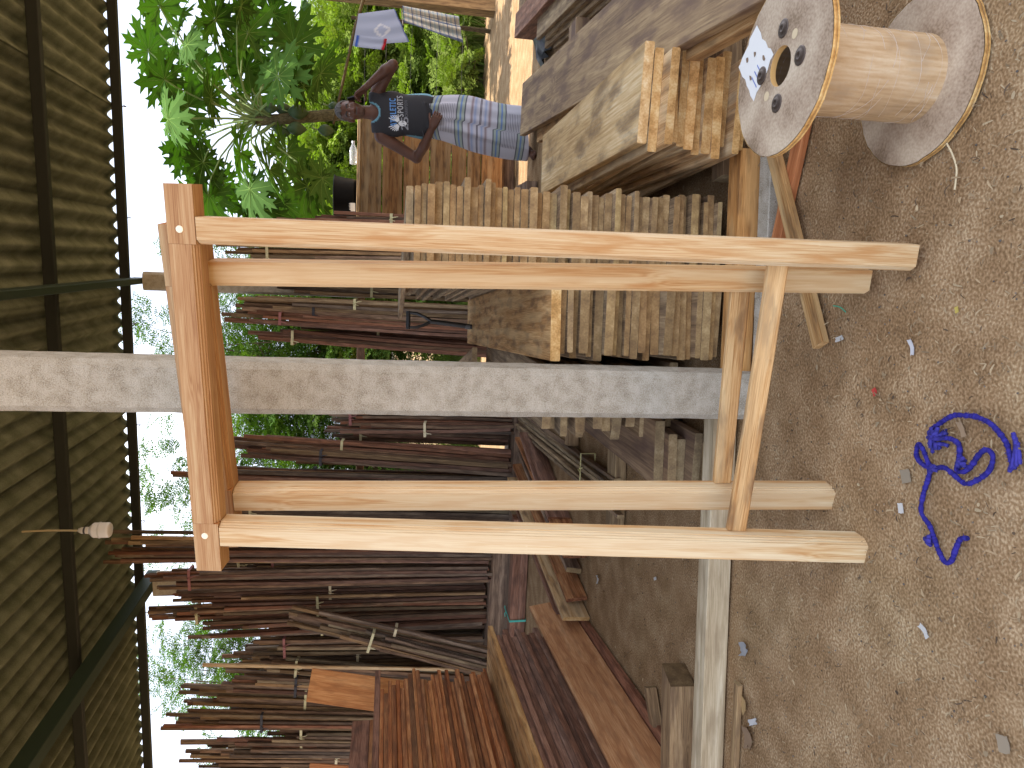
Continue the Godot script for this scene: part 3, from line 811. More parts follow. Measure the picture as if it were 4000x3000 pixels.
const BUNDLES := [
	["grey", 5, 0.153, Vector3(1.08, 0.100, -6.13), Vector3(1.08, 2.61, -6.41)],
	["grey", 5, 0.068, Vector3(0.65, 0.100, -6.26), Vector3(0.71, 2.48, -6.51)],
	["grey", 5, 0.119, Vector3(0.55, 0.100, -6.33), Vector3(0.65, 2.58, -6.57)],
	["red", 5, 0.085, Vector3(0.44, 0.100, -6.24), Vector3(0.56, 2.39, -6.50)],
	["red", 1, 0.042, Vector3(0.42, 0.100, -6.30), Vector3(0.53, 2.65, -6.55)],
	["red", 5, 0.102, Vector3(0.28, 0.100, -6.37), Vector3(0.41, 2.39, -6.61)],
	["red", 5, 0.093, Vector3(1.34, 0.100, -5.92), Vector3(1.41, 1.96, -6.35)],
	["grey", 5, 0.169, Vector3(0.93, 0.100, -6.20), Vector3(0.94, 2.20, -6.47)],
	["red", 5, 0.093, Vector3(-0.33, 0.100, -6.53), Vector3(-0.33, 1.73, -6.73)],
	["red", 5, 0.102, Vector3(-0.41, 0.100, -6.44), Vector3(-0.43, 1.69, -6.67)],
	["pink", 1, 0.047, Vector3(-0.63, 0.100, -6.53), Vector3(-0.54, 2.16, -6.73)],
	["red", 5, 0.110, Vector3(-0.70, 0.100, -6.59), Vector3(-0.53, 2.67, -6.77)],
	["brown", 5, 0.119, Vector3(-0.79, 0.100, -6.50), Vector3(-0.64, 2.49, -6.71)],
	["brown", 5, 0.136, Vector3(-0.93, 0.100, -6.58), Vector3(-0.82, 3.11, -6.78)],
	["red", 5, 0.110, Vector3(-1.07, 0.100, -6.66), Vector3(-0.95, 2.76, -6.84)],
	["brown", 5, 0.169, Vector3(-1.22, 0.100, -6.58), Vector3(-1.13, 2.82, -6.79)],
	["brown", 5, 0.169, Vector3(-1.41, 0.100, -6.66), Vector3(-1.36, 2.72, -6.87)],
	["brown", 5, 0.263, Vector3(-1.51, 0.285, -6.45), Vector3(-1.41, 3.48, -6.33)],
	["red", 5, 0.161, Vector3(-1.74, 0.285, -6.49), Vector3(-1.75, 3.22, -6.70)],
	["red", 5, 0.153, Vector3(-1.95, 0.285, -6.76), Vector3(-1.98, 3.19, -6.98)],
	["red", 5, 0.144, Vector3(-2.11, 0.285, -6.84), Vector3(-2.18, 3.38, -7.05)],
	["red", 5, 0.144, Vector3(-2.23, 0.285, -6.76), Vector3(-2.32, 2.83, -7.00)],
	["brown", 1, 0.034, Vector3(-2.35, 0.285, -6.83), Vector3(-2.40, 3.04, -7.05)],
	["dark", 5, 0.178, Vector3(-2.53, 0.285, -6.91), Vector3(-2.54, 2.38, -7.12)],
	["pale", 1, 0.034, Vector3(-2.78, 0.285, -6.85), Vector3(-2.67, 2.91, -7.06)],
	["dark", 5, 0.220, Vector3(-2.96, 0.285, -6.93), Vector3(-2.74, 2.35, -7.11)],
	["brown", 5, 0.212, Vector3(-3.19, 0.285, -7.02), Vector3(-2.99, 3.10, -7.19)],
	["brown", 5, 0.161, Vector3(-3.34, 0.285, -6.95), Vector3(-3.20, 3.18, -7.15)],
	["brown", 1, 0.051, Vector3(-3.57, 0.285, -7.04), Vector3(-3.46, 3.14, -7.23)],
	["brown", 5, 0.136, Vector3(-3.78, 0.285, -7.13), Vector3(-3.63, 3.08, -7.30)],
	["dark", 5, 0.254, Vector3(-3.49, 0.285, -6.97), Vector3(-3.45, 2.29, -7.19)],
	["dark", 5, 0.254, Vector3(-3.88, 0.285, -7.09), Vector3(-3.80, 2.26, -7.29)],
	["brown", 5, 0.127, Vector3(-4.01, 0.285, -7.17), Vector3(-3.86, 3.04, -7.34)],
	["dark", 5, 0.212, Vector3(-1.65, 0.285, -6.57), Vector3(-1.65, 2.45, -6.73)],
	["dark", 5, 0.212, Vector3(-2.57, 0.285, -6.58), Vector3(-2.12, 2.03, -6.66)],
	["dark", 5, 0.169, Vector3(-2.65, 0.285, -6.54), Vector3(-2.29, 1.53, -6.59)],
	["brown", 5, 0.169, Vector3(-2.04, 0.285, -6.72), Vector3(-2.10, 2.89, -6.96)],
	["brown", 5, 0.169, Vector3(-3.05, 0.285, -6.95), Vector3(-2.86, 2.75, -7.13)],
	["dark", 5, 0.212, Vector3(-3.34, 0.285, -7.05), Vector3(-3.25, 2.60, -7.24)],
	["brown", 5, 0.186, Vector3(-3.62, 0.285, -6.99), Vector3(-3.52, 2.68, -7.20)],
	["dark", 5, 0.169, Vector3(-1.64, 0.285, -6.71), Vector3(-1.64, 2.93, -6.92)]]

func bundle(k: int, kind: String, n: int, w: float, base: Vector3, top: Vector3, label: String, group: String):
	var woods: Array = {"grey": ["old", "brownish", "old"], "red": ["reddish", "brownish"], "brown": ["brownish", "brownish", "reddish", "old"], "dark": ["brownish", "old", "brownish"], "pink": ["reddish"], "pale": ["yellowed"]}[kind]
	var lum: float = {"grey": 0.85, "red": 0.68, "brown": 0.66, "dark": 0.62, "pink": 1.3, "pale": 0.9}[kind]
	var single := n == 1
	var L := base.distance_to(top)
	var x := (top - base).normalized()
	var z := (SIDE - x * SIDE.dot(x)).normalized()
	var basis := Basis(x, z.cross(x), z)
	if single:
		var o := put("batten", board_mesh(L, w, 0.022, woods[0], tint(lum, 0.05), 3, 0.015, 0.01))
		o.transform = Transform3D(basis, base)
		tag(o, label, "batten", group)
		return
	var t := thing("batten_bundle", label, "batten bundle", base, group)
	var sw := 0.034
	var per := maxi(2, int(round(w / sw)))
	sw = w / per
	n = per * 3
	for i in n:
		var row := i / per
		var c := i % per
		var len := L + (rng.randf_range(-0.42, 0.1) if row else rng.randf_range(-0.2, 0.06)) * (1.0 if i else 0.0)
		var st := put("batten", board_mesh(len, sw * rng.randf_range(0.8, 1.0), rng.randf_range(0.02, 0.03), woods[rng.randi() % woods.size()], tint(lum, 0.38), 3, 0.014, 0.015, Color(1.1, 1.0, 0.9)), t)
		var yaw := rng.randf_range(-0.014, 0.014)
		st.transform = Transform3D(basis * Basis(Vector3.UP, yaw), basis * Vector3(rng.randf_range(-0.02, 0.04), (row - 1) * 0.031, (c - (per - 1) / 2.0) * sw + rng.randf_range(-0.004, 0.004)))
	var cols := [Color(0.62, 0.58, 0.34), Color(0.7, 0.62, 0.42), Color(0.06, 0.06, 0.07), Color(0.62, 0.58, 0.36), Color(0.36, 0.16, 0.15)]
	var frac: float = [0.86, 0.6, 0.72, 0.9, 0.5][k % 5]
	strap(t, Transform3D(basis, Vector3.ZERO), Vector3(L * frac, 0.012, 0), w / 2.0 + 0.008, 0.055, cols[(k * 7 + 3) % 5], 0.012)

func build_bundles():
	# what they stand on: timbers lying along the eave
	for r in [[6.26, "front"], [6.56, "back"]]:
		lay("bearer", "long timber lying across the ground, the %s one under the densest batten bundles" % r[1], "timber", "", in_shed(r[0], -5.6, 0.0), SIDE, 2.95, 0.26, 0.28, "brownish", tint(0.85, 0.1))
	var lb := thing("tied_boards", "reddish boards tied with a green band, lying before the standing bundles", "board bundle", in_shed(5.86, -4.2, 0.0))
	for k in 4:
		var o := put("board", board_mesh(2.0, 0.13, 0.068, "reddish" if k < 3 else "brownish", tint(0.95, 0.12), 2, 0.004, 0.01), lb)
		o.transform = aim(Vector3(0, k / 2 * 0.07, 0) + AWAY * (0.135 * (k % 2)), Vector3(0, k / 2 * 0.07, 0) + AWAY * (0.135 * (k % 2)) + SIDE)
	strap(lb, Transform3D(Basis(SIDE, Vector3.UP, SIDE.cross(Vector3.UP)), Vector3(0, 0, 0) + AWAY * 0.067), Vector3(1.05, 0.07, 0), 0.135, 0.07, Color(0.1, 0.5, 0.4))
	for r in [[6.3, "nearer"], [6.6, "farther"]]:
		lay("bearer", "flat timber on the ground, the %s one under the bundles behind the post" % r[1], "timber", "", in_shed(r[0], -2.6, 0.0), SIDE, 3.3, 0.24, 0.095, "brownish", tint(0.8, 0.1))
	# rail the bundles lean on
	lay("rail", "slim brown rail the standing bundles lean on between the posts", "rail", "", in_shed(6.76, -4.9, 1.46), SIDE, 5.25, 0.07, 0.07, "brownish", Color(0.85, 0.82, 0.8))
	var heads := {"grey": "grey-brown sticks", "red": "red-brown battens", "brown": "brown battens", "dark": "dark weathered sticks", "pink": "single pinkish batten", "pale": "single pale lath"}
	for k in BUNDLES.size():
		var b = BUNDLES[k]
		var rank := 0
		for o in BUNDLES:
			if o[4].x > b[4].x: rank += 1
		var h: String = "tall" if b[4].y > 2.9 else ("short" if b[4].y < 2.25 else "middling")
		var lab := "%s bundle of %s, %s in the standing row from the person's side" % [h, heads[b[0]], nth(rank)] if b[1] > 1 else "%s standing loose, %s in the row from the person's side" % [heads[b[0]], nth(rank)]
		bundle(k, b[0], b[1], b[2], b[3], b[4], lab, "bundles of battens standing against the rail")
	# loose sticks fill the gaps behind the post
	var turn := 0
	for q in [[0.42, 4, 0.12, 2.15], [0.62, 5, 0.16, 2.4], [0.82, 5, 0.15, 2.25], [0.98, 5, 0.15, 2.45], [1.28, 5, 0.15, 2.2]]:
		var bx: float = q[0]
		bundle(int(bx * 50.0), "grey" if q[1] == 5 else "red", q[1], q[2], Vector3(bx, 0.1, -6.62 + bx * 0.17), Vector3(bx + 0.06, q[3], -6.72 + bx * 0.17), "dim bundle behind the sticks at the spade handle, %s from the post" % nth(turn), "back row of bundles on the person's side")
		turn += 1
	turn = 0
	for q in [[-0.1, 5, 0.2, 1.5], [-0.28, 5, 0.18, 1.62], [-0.5, 5, 0.18, 1.7], [-0.72, 5, 0.18, 2.2], [-0.95, 5, 0.18, 2.6], [-1.2, 5, 0.18, 2.4], [-1.45, 5, 0.18, 2.5]]:
		var bx: float = q[0]
		bundle(int(bx * -50.0), "brown", q[1], q[2], Vector3(bx, 0.1, -6.62 + bx * 0.17), Vector3(bx + 0.06, q[3], -6.72 + bx * 0.17), "dim batten bundle in the back row seen through the frames, %s from the post" % nth(turn), "back row of bundles seen through the frames")
		turn += 1
	# a back row fills the gaps
	var s := -5.3
	var k := 0
	while s < -2.7:
		var base := in_shed(6.55, s, 0.285)
		var top := in_shed(6.66, s + rng.randf_range(-0.05, 0.05), rng.randf_range(2.0, 2.9))
		bundle(k + 40, ["dark", "brown", "red"][k % 3], 5, 0.2, base, top, "dim sticks behind the standing row, %s from the picture's bottom edge" % nth(k), "back row of bundles")
		s += 0.16
		k += 1

# ---------------------------------------------------------------- right side: slab pile, planks, crate, drum

func build_right_side():
	# pile of slabs with their near ends towards the camera
	var y := 0.076
	var i := 0
	lay("bearer", "rough bearer under the near end of the slab pile by the drum", "timber", "", Vector3(0.76, 0.0, -2.42), Vector3(1, 0, -0.02), 0.55, 0.09, 0.075, "old", Color(0.8, 0.75, 0.7))
	lay("bearer", "rough bearer under the far end of the slab pile by the drum", "timber", "", Vector3(0.9, 0.0, -3.5), Vector3(1, 0, 0.05), 0.6, 0.09, 0.075, "old", Color(0.8, 0.75, 0.7))
	while y < 0.4:
		var t := rng.randf_range(0.024, 0.036)
		lay("rough_slab", "yellowish sawn slab in the pile next to the drum, %s from the ground" % nth(i), "slab", "slabs in the pile next to the drum", Vector3(0.935 + rng.randf_range(-0.025, 0.025) + y * 0.06, y, -2.19 + rng.randf_range(-0.05, 0.03)), heading(7.5 + rng.randf_range(-2.5, 2.5)), 1.62 + rng.randf_range(-0.1, 0.1), rng.randf_range(0.28, 0.33), t - 0.0006, "yellowed", tint(0.9, 0.14), 0.0, 0.003, 0.02, tint(0.9, 0.16) * Color(1.05, 0.97, 0.84), 0.12)
		y += t
		i += 1
	lay("rough_slab", "broad mould-spotted slab on top of the pile next to the cable drum", "slab", "", Vector3(0.965, y + 0.002, -2.23), heading(8.2), 1.55, 0.315, 0.033, "pale_mould", Color(1, 0.97, 0.92), 0.0, 0.002, 0.02, Color(1.45, 1.35, 1.15), 0.1)
	# long planks crossing to the right edge
	lay("long_plank", "long dark walnut-brown plank with its tip before the person's feet", "plank", "", Vector3(1.12, 0.305, -1.55), Vector3(1.905, 0.315, -4.85) - Vector3(1.12, 0.305, -1.55), 3.39, 0.345, 0.042, "walnut", Color(1.2, 1.06, 0.9), 0.0, 0.003, 0.006, Color.WHITE, 0.1)
	lay("long_plank", "lighter plank lying directly under the long dark plank", "plank", "", Vector3(1.12, 0.254, -1.6), Vector3(1.75, 0.262, -4.5) - Vector3(1.12, 0.254, -1.6), 2.95, 0.36, 0.05, "yellowed", Color(0.78, 0.68, 0.56))
	for q in [[Vector3(1.32, 0.0, -2.6), "squared block propping the near end of the long dark plank"], [Vector3(1.62, 0.0, -3.9), "squared block propping the far end of the long dark plank"]]:
		lay("timber_block", q[1], "block", "", q[0] + Vector3(-0.2, 0, 0), Vector3(1, 0, 0.1), 0.6, 0.16, 0.26, "walnut", Color(0.85, 0.82, 0.78))
	for k in 4:
		lay("grey_plank", "thin weathered plank in the small pile past the long dark plank, %s from below" % nth(k), "plank", "small weathered plank pile", Vector3(1.78 + k * 0.01, 0.16 + k * 0.03, -2.35), Vector3(0.62, 0, -2.3), 2.3 + 0.15 * (k % 2), 0.3 - k * 0.03, 0.029, "old", tint(1.05, 0.12))
	lay("timber_block", "flat timber under the near end of the small weathered plank pile", "block", "", Vector3(1.75, 0.0, -3.0), Vector3(1, 0, 0.1), 0.7, 0.14, 0.16, "walnut", Color(0.85, 0.82, 0.78))
	lay("timber_block", "flat timber lying by the person's feet under the far plank ends", "block", "", Vector3(2.0, 0.0, -4.2), Vector3(1, 0, 0.1), 0.8, 0.14, 0.16, "walnut", Color(0.7, 0.62, 0.55))
	lay("squared_beam", "heavy reddish squared beam pointing in beyond the small plank pile", "beam", "", Vector3(2.22, 0.17, -3.5), Vector3(2.74, 0.17, -5.35) - Vector3(2.22, 0.17, -3.5), 1.93, 0.17, 0.15, "reddish", Color(1.15, 1.05, 0.95))
	lay("squared_beam", "second squared beam in the shade beneath the heavy reddish one", "beam", "", Vector3(2.27, 0.0, -3.4), Vector3(2.62, 0.0, -5.05) - Vector3(2.27, 0.0, -3.4), 1.7, 0.15, 0.165, "walnut", Color(0.8, 0.7, 0.62))
	lay("squared_beam", "grey beam end behind the black plastic sheet", "beam", "", Vector3(2.85, 0.0, -3.9), Vector3(3.2, 0.0, -5.9) - Vector3(2.85, 0.0, -3.9), 2.0, 0.16, 0.2, "old", Color(0.75, 0.68, 0.6))
	black_sheet()
	build_crate()
	build_drum()

func black_sheet():
	var mb := MB.new()
	var n := FastNoiseLite.new()
	n.seed = 9
	n.frequency = 0.5
	var w := 14
	for j in w:
		for i in w:
			var u := float(i) / (w - 1)
			var v := float(j) / (w - 1)
			var p := Vector3(2.62 + u * 0.55, 0.0, -5.75 + v * 0.9 - u * 0.2)
			p.y = 0.03 + 0.2 * sin(u * PI) * sin(v * PI) + n.get_noise_2d(i * 9.0, j * 9.0) * 0.07
			p.y = maxf(p.y, 0.004)
			mb.vert(p, Vector3(n.get_noise_2d(i * 9.0 + 70.0, j * 9.0) * 1.5, 1, n.get_noise_2d(i * 9.0, j * 9.0 + 70.0) * 1.5).normalized(), Vector2(u, v), Color(0.035, 0.035, 0.04))
	for j in w - 1:
		for i in w - 1:
			var q := j * w + i
			mb.face(q, q + 1, q + w + 1)
			mb.face(q, q + w + 1, q + w)
	tag(put("plastic_sheet", mb.mesh([M["plastic"]])), "crumpled black plastic sheet among the beams beyond the long dark plank", "plastic sheet")

func build_crate():
	# bench-high box of wide planks behind the person
	var c := thing("plank_box", "box of wide weathered planks behind the person with a black tub on it", "wooden box", Vector3(2.22, 0.0, -7.0))
	var heights := [[0.15, 0.21], [0.365, 0.135], [0.505, 0.15], [0.66, 0.205], [0.87, 0.25], [1.125, 0.195], [1.325, 0.2]]
	for h in heights:
		var o := put("plank", board_mesh(0.98, h[1] - 0.005, 0.035, "yellowed", tint(0.46, 0.38) * Color(1.05, 0.9, 0.74), 3, 0.002, 0.004), c)
		# wide face towards the camera
		o.transform = Transform3D(Basis(Vector3.RIGHT, Vector3.BACK, Vector3.DOWN), Vector3(-0.66 + rng.randf_range(-0.012, 0.012), h[0] + h[1] / 2.0, 0.0))
	for z in [-0.08, -0.28, -0.48]:
		var o := put("top_plank", board_mesh(1.02, 0.19, 0.03, "yellowed", tint(0.8, 0.1), 2), c)
		o.transform = Transform3D(Basis.IDENTITY, Vector3(-0.68, 1.53, z + 0.03))
	for sx in [-0.6, 0.26]:
		for z in [-0.03, -0.5]:
			var o := put("leg", board_mesh(1.525, 0.06, 0.06, "brownish", Color(0.7, 0.62, 0.55), 1), c)
			o.transform = Transform3D(Basis(Vector3.UP, Vector3.BACK, Vector3.RIGHT), Vector3(sx, 0.0, z - 0.035))
	var side := put("side_plank", board_mesh(0.5, 1.3, 0.02, "yellowed", tint(0.6, 0.1), 1), c)
	side.transform = Transform3D(Basis(Vector3.FORWARD, Vector3.LEFT, Vector3.UP), Vector3(-0.64, 0.84, -0.02))
	var bb0 := put("added_base_beam", board_mesh(0.96, 0.12, 0.145, "brownish", Color(0.85, 0.8, 0.75), 1), c)  # added beam, hides sunlit ground where the gap should look dark
	bb0.transform = Transform3D(Basis.IDENTITY, Vector3(-0.65, 0.0, -0.2))
	# black tub, bottle
	var tub := MB.new()
	tub.lathe(PackedVector2Array([Vector2(0.0, 0.0), Vector2(0.15, 0.0), Vector2(0.175, 0.012), Vector2(0.185, 0.04), Vector2(0.205, 0.2), Vector2(0.215, 0.205), Vector2(0.216, 0.22), Vector2(0.205, 0.222), Vector2(0.19, 0.2), Vector2(0.17, 0.04), Vector2(0.0, 0.03)]), 40, Color(0.006, 0.006, 0.007))
	var t := put("tub", tub.mesh([M["dark_plastic"]]))
	t.position = Vector3(1.815, 1.562, -7.2)
	tag(t, "black plastic tub standing on the plank box", "tub")
	var tl := MB.new()
	tl.box(Vector3(0.045, 0.022, 0.0), Vector3(0.045, 0.022, 0.001), Color(0.8, 0.8, 0.78))
	for k in 5:
		tl.tri(Vector3(0.012 + 0.0155 * k, 0.0445, 0.0012), Vector3(0.027 + 0.0155 * k, 0.0445, 0.0012), Vector3(0.0195 + 0.0155 * k, 0.06, 0.0012), Vector3(0, 0, 1), Color(0.8, 0.8, 0.78))
	var lab := put("label_sticker", tl.mesh([M["plain"]]), t)
	lab.transform = Transform3D(Basis(Vector3.UP, -0.75), Vector3(-0.158, 0.012, 0.13))
	var bt := MB.new()
	bt.lathe(PackedVector2Array([Vector2(0.0, 0.0), Vector2(0.03, 0.002), Vector2(0.036, 0.01), Vector2(0.036, 0.05), Vector2(0.033, 0.055), Vector2(0.036, 0.06), Vector2(0.036, 0.13), Vector2(0.03, 0.155), Vector2(0.014, 0.185), Vector2(0.013, 0.205)]), 20, Color.WHITE)
	var bo := thing("plastic_bottle", "clear plastic bottle lying beside the black tub", "bottle", Vector3(2.045, 1.598, -7.05))
	var bb := put("body", bt.mesh([M["clear"]]), bo)
	bb.transform = Transform3D(Basis(Vector3.BACK, PI / 2 + 0.25) * Basis(Vector3.UP, 0.0), Vector3(0.06, 0.0, 0.0))
	bb.basis = Basis(Vector3(0, 1, 0), Vector3(0.9, 0, 0.43), Vector3(0, 1, 0).cross(Vector3(0.9, 0, 0.43)).normalized()).orthonormalized()
	var cp := MB.new()
	cp.lathe(PackedVector2Array([Vector2(0.0, 0.0), Vector2(0.015, 0.0), Vector2(0.015, 0.018), Vector2(0.0, 0.018)]), 16, Color(0.75, 0.78, 0.8))
	var cap := put("cap", cp.mesh([M["plastic"]]), bo)
	cap.transform = bb.transform * Transform3D(Basis.IDENTITY, Vector3(0, 0.2, 0))

func build_drum():
	# cable drum standing on one flange
	var d := thing("cable_drum", "empty wooden cable drum standing on one flange on the soil", "cable drum", Vector3(0.742, 0.0, -1.508))
	d.basis = Basis(Vector3.UP, 0.35)
	var R := 0.2
	for k in 2:
		var mb := MB.new()
		var y0 := 0.0 if k == 0 else 0.352
		var hole := 0.044
		var th := 0.014
		var sides := 64
		var rnd := RandomNumberGenerator.new()
		rnd.seed = 4 + k
		var rr := PackedFloat32Array()
		for i in sides: rr.append(R + rnd.randf_range(-0.0015, 0.0015))
		for side in 2:
			var yy := y0 + th * side
			var nn := Vector3.UP if side == 1 else Vector3.DOWN
			for i in sides:
				var a0 := TAU * i / sides
				var a1 := TAU * (i + 1) / sides
				var p := func(a: float, r: float, y: float) -> Vector3: return Vector3(cos(a) * r, y, sin(a) * r)
				var r0 := rr[i]
				var r1 := rr[(i + 1) % sides]
				mb.layer(0)
				mb.quad(p.call(a0, hole, yy), p.call(a0, r0 - 0.002, yy), p.call(a1, r1 - 0.002, yy), p.call(a1, hole, yy), nn)
				mb.layer(1)
				if side == 0:
					var e := Vector3(cos(a0), 0, sin(a0))
					for ply in 3:
						var ya := y0 + th * ply / 3.0
						var yb := y0 + th * (ply + 1) / 3.0
						var ins := -0.001 if ply == 1 else 0.0
						mb.quad(p.call(a0, r0 + ins, ya), p.call(a0, r0 + ins, yb), p.call(a1, r1 + ins, yb), p.call(a1, r1 + ins, ya), e, Color(1.05, 0.95, 0.75) if ply != 1 else Color(0.8, 0.68, 0.5), Vector2(a0 * R, ya), Vector2(a0 * R, yb), Vector2(a1 * R, yb), Vector2(a1 * R, ya))
					mb.quad(p.call(a0, hole, y0), p.call(a0, hole, y0 + th), p.call(a1, hole, y0 + th), p.call(a1, hole, y0), -e, Color(0.95, 0.82, 0.6))
		put("flange", mb.mesh([M["drum_board"], M["end_yellowed"]]), d)
	# core made of thin veneer wrapped with stretched film threads
	var core := MB.new()
	var rc := 0.1
	var n := 48
	for i in n + 1:
		var a := TAU * i / n
		for j in 2:
			core.vert(Vector3(cos(a) * rc, 0.014 + j * 0.338, sin(a) * rc), Vector3(cos(a), 0, sin(a)), Vector2(j * 0.34, a * rc), Color(0.95, 0.95, 0.93))
	for i in n:
		core.face(i * 2, i * 2 + 1, i * 2 + 3)
		core.face(i * 2, i * 2 + 3, i * 2 + 2)
	var co := put("core", core.mesh([M["drum_core"]]), d)
	var film := MB.new()
	var rnd2 := RandomNumberGenerator.new()
	rnd2.seed = 12
	for q in 34:
		var y0 := rnd2.randf_range(0.03, 0.335)
		var slope := rnd2.randf_range(-0.035, 0.035) if q % 3 else rnd2.randf_range(-0.12, 0.12)
		var a0 := rnd2.randf() * TAU
		var span := rnd2.randf_range(0.5, 2.6)
		var pts := PackedVector3Array()
		var rad := PackedFloat32Array()
		for i in 12:
			var a := a0 + span * i / 11.0
			var y := clampf(y0 + slope * (i / 11.0 - 0.5) + sin(i * 0.9 + q) * 0.003, 0.018, 0.348)
			pts.append(Vector3(cos(a) * (rc + 0.0004), y, sin(a) * (rc + 0.0004)))
			rad.append(rnd2.randf_range(0.0002, 0.0007))
		film.tube(pts, rad, 4, Color(0.6, 0.5, 0.41), false)
	tag(put("film_thread", film.mesh([M["plastic"]]), co), "", "", "", "stuff")
	# bolts with washers and spare holes on the top flange, torn paper label
	for b in 4:
		var a := 0.5 + TAU * b / 4.0
		var mb := MB.new()
		mb.xf = Transform3D(Basis.IDENTITY, Vector3(cos(a) * 0.082, 0.366, sin(a) * 0.082))
		mb.lathe(PackedVector2Array([Vector2(0.021, 0.0), Vector2(0.021, 0.002), Vector2(0.018, 0.003), Vector2(0.012, 0.003), Vector2(0.011, 0.006), Vector2(0.006, 0.0065), Vector2(0.005, 0.003), Vector2(0.0, 0.003)]), 24, Color(0.11, 0.085, 0.07))
		put("bolt", mb.mesh([M["metal"]]), d)
	for b in 2:
		var a := 1.25 + PI * b
		var mb := MB.new()
		mb.xf = Transform3D(Basis.IDENTITY, Vector3(cos(a) * 0.075, 0.3662, sin(a) * 0.075))
		mb.lathe(PackedVector2Array([Vector2(0.011, 0.0), Vector2(0.011, 0.0006), Vector2(0.0, 0.0006)]), 16, Color(0.62, 0.5, 0.32))
		put("plugged_hole", mb.mesh([M["plain"]]), d)
	var rl := RandomNumberGenerator.new()
	rl.seed = 77
	var poly := PackedVector2Array()
	for e in [[Vector2(-0.07, -0.055), Vector2(0.07, -0.06)], [Vector2(0.07, -0.06), Vector2(0.075, 0.05)], [Vector2(0.075, 0.05), Vector2(-0.06, 0.06)], [Vector2(-0.06, 0.06), Vector2(-0.07, -0.055)]]:
		for i in 7:
			poly.append(e[0].lerp(e[1], i / 7.0) + Vector2(rl.randf_range(-0.005, 0.005), rl.randf_range(-0.005, 0.005)))
	var lm := MB.new()
	var idx := Geometry2D.triangulate_polygon(poly)
	for p in poly: lm.vert(Vector3(p.x, 0.0, p.y), Vector3.UP, p, Color(0.74, 0.74, 0.72))
	for i in range(0, idx.size(), 3): lm.face(idx[i], idx[i + 1], idx[i + 2])
	for q in [Vector2(0.02, 0.01), Vector2(-0.025, 0.03), Vector2(0.045, -0.02), Vector2(-0.01, -0.035)]:
		var base: int = lm.surf[0][0].size()
		for i in 9:
			var a := TAU * i / 9.0
			lm.vert(Vector3(q.x + cos(a) * rl.randf_range(0.004, 0.012), 0.0006, q.y + sin(a) * rl.randf_range(0.003, 0.007)), Vector3.UP, q, Color(0.22, 0.15, 0.1))
		for i in range(1, 8): lm.face(base, base + i, base + i + 1)
	for li in 3:
		lm.box(Vector3(-0.035 + 0.004 * li, 0.0006, -0.03 + 0.016 * li), Vector3(0.02 - 0.003 * li, 0.0002, 0.0016), Color(0.2, 0.25, 0.5))
	var pl := put("paper_label", lm.mesh([M["plain"]]), d)
	pl.transform = Transform3D(Basis(Vector3.UP, 0.25), Vector3(0.125 * cos(-0.75), 0.3668, 0.125 * sin(-0.75)))
	tag(pl, "torn white paper label on the upper flange", "")

# ---------------------------------------------------------------- plants and what stands behind the shed

func papaya_leaf(seed_: int) -> ArrayMesh:
	var r := RandomNumberGenerator.new()
	r.seed = seed_
	var mb := MB.new()
	var green := Color(0.06, 0.125, 0.025) * r.randf_range(0.65, 1.3)
	var vein := Color(0.2, 0.33, 0.08)
	var lobes := 9
	for k in lobes:
		var a := deg_to_rad(lerpf(-152, 152, k / float(lobes - 1)) + r.randf_range(-5, 5))
		var L := (1.0 - 0.42 * absf(a) / PI) * r.randf_range(0.9, 1.08)
		var dir := Vector3(sin(a), 0, -cos(a))
		var across := Vector3(cos(a), 0, sin(a))
		var droop := r.randf_range(0.08, 0.32)
		# outline of half a lobe: (t along, offset across); tips stick forward
		var outline := [Vector2(0.0, 0.0), Vector2(0.22, 0.085), Vector2(0.36, 0.12), Vector2(0.58, 0.29), Vector2(0.54, 0.12), Vector2(0.62, 0.12), Vector2(0.85, 0.23), Vector2(0.78, 0.085), Vector2(0.86, 0.06), Vector2(1.0, 0.0)]
		var axis := [0.0, 0.22, 0.36, 0.44, 0.53, 0.6, 0.68, 0.75, 0.84, 1.0]
		for side in [-1.0, 1.0]:
			var first := -1
			var wob := r.randf_range(0.85, 1.2)
			for i in outline.size():
				for e in 2:
					var q := Vector2(axis[i], 0.0) if e == 0 else Vector2(outline[i].x, outline[i].y * wob)
					var p: Vector3 = (dir * q.x + across * q.y * side) * L
					p.y = -droop * q.x * q.x * L - absf(q.y) * 0.25 * L * 0.5 + sin(q.x * 9.0 + k) * 0.012
					var n: Vector3 = (Vector3.UP + dir * droop * 2.0 * q.x + across * side * 0.25).normalized()
					var id := mb.vert(p, n, Vector2(q.x, q.y), green * (1.0 if e == 1 else 1.12))
					if first < 0: first = id
			for i in outline.size() - 1:
				var v := first + i * 2
				mb.face(v, v + 1, v + 3)
				mb.face(v, v + 3, v + 2)
		var pts := PackedVector3Array()
		var rad := PackedFloat32Array()
		for i in 5:
			var t := i / 4.0
			pts.append(dir * t * L * 0.95 + Vector3(0, -droop * t * t * L * 0.95 + sin(t * 9.0 + k) * 0.012 + 0.002, 0))
			rad.append(0.011 * (1.0 - 0.85 * t))
		mb.tube(pts, rad, 4, vein, false)
	return mb.mesh([M["leaf"]])

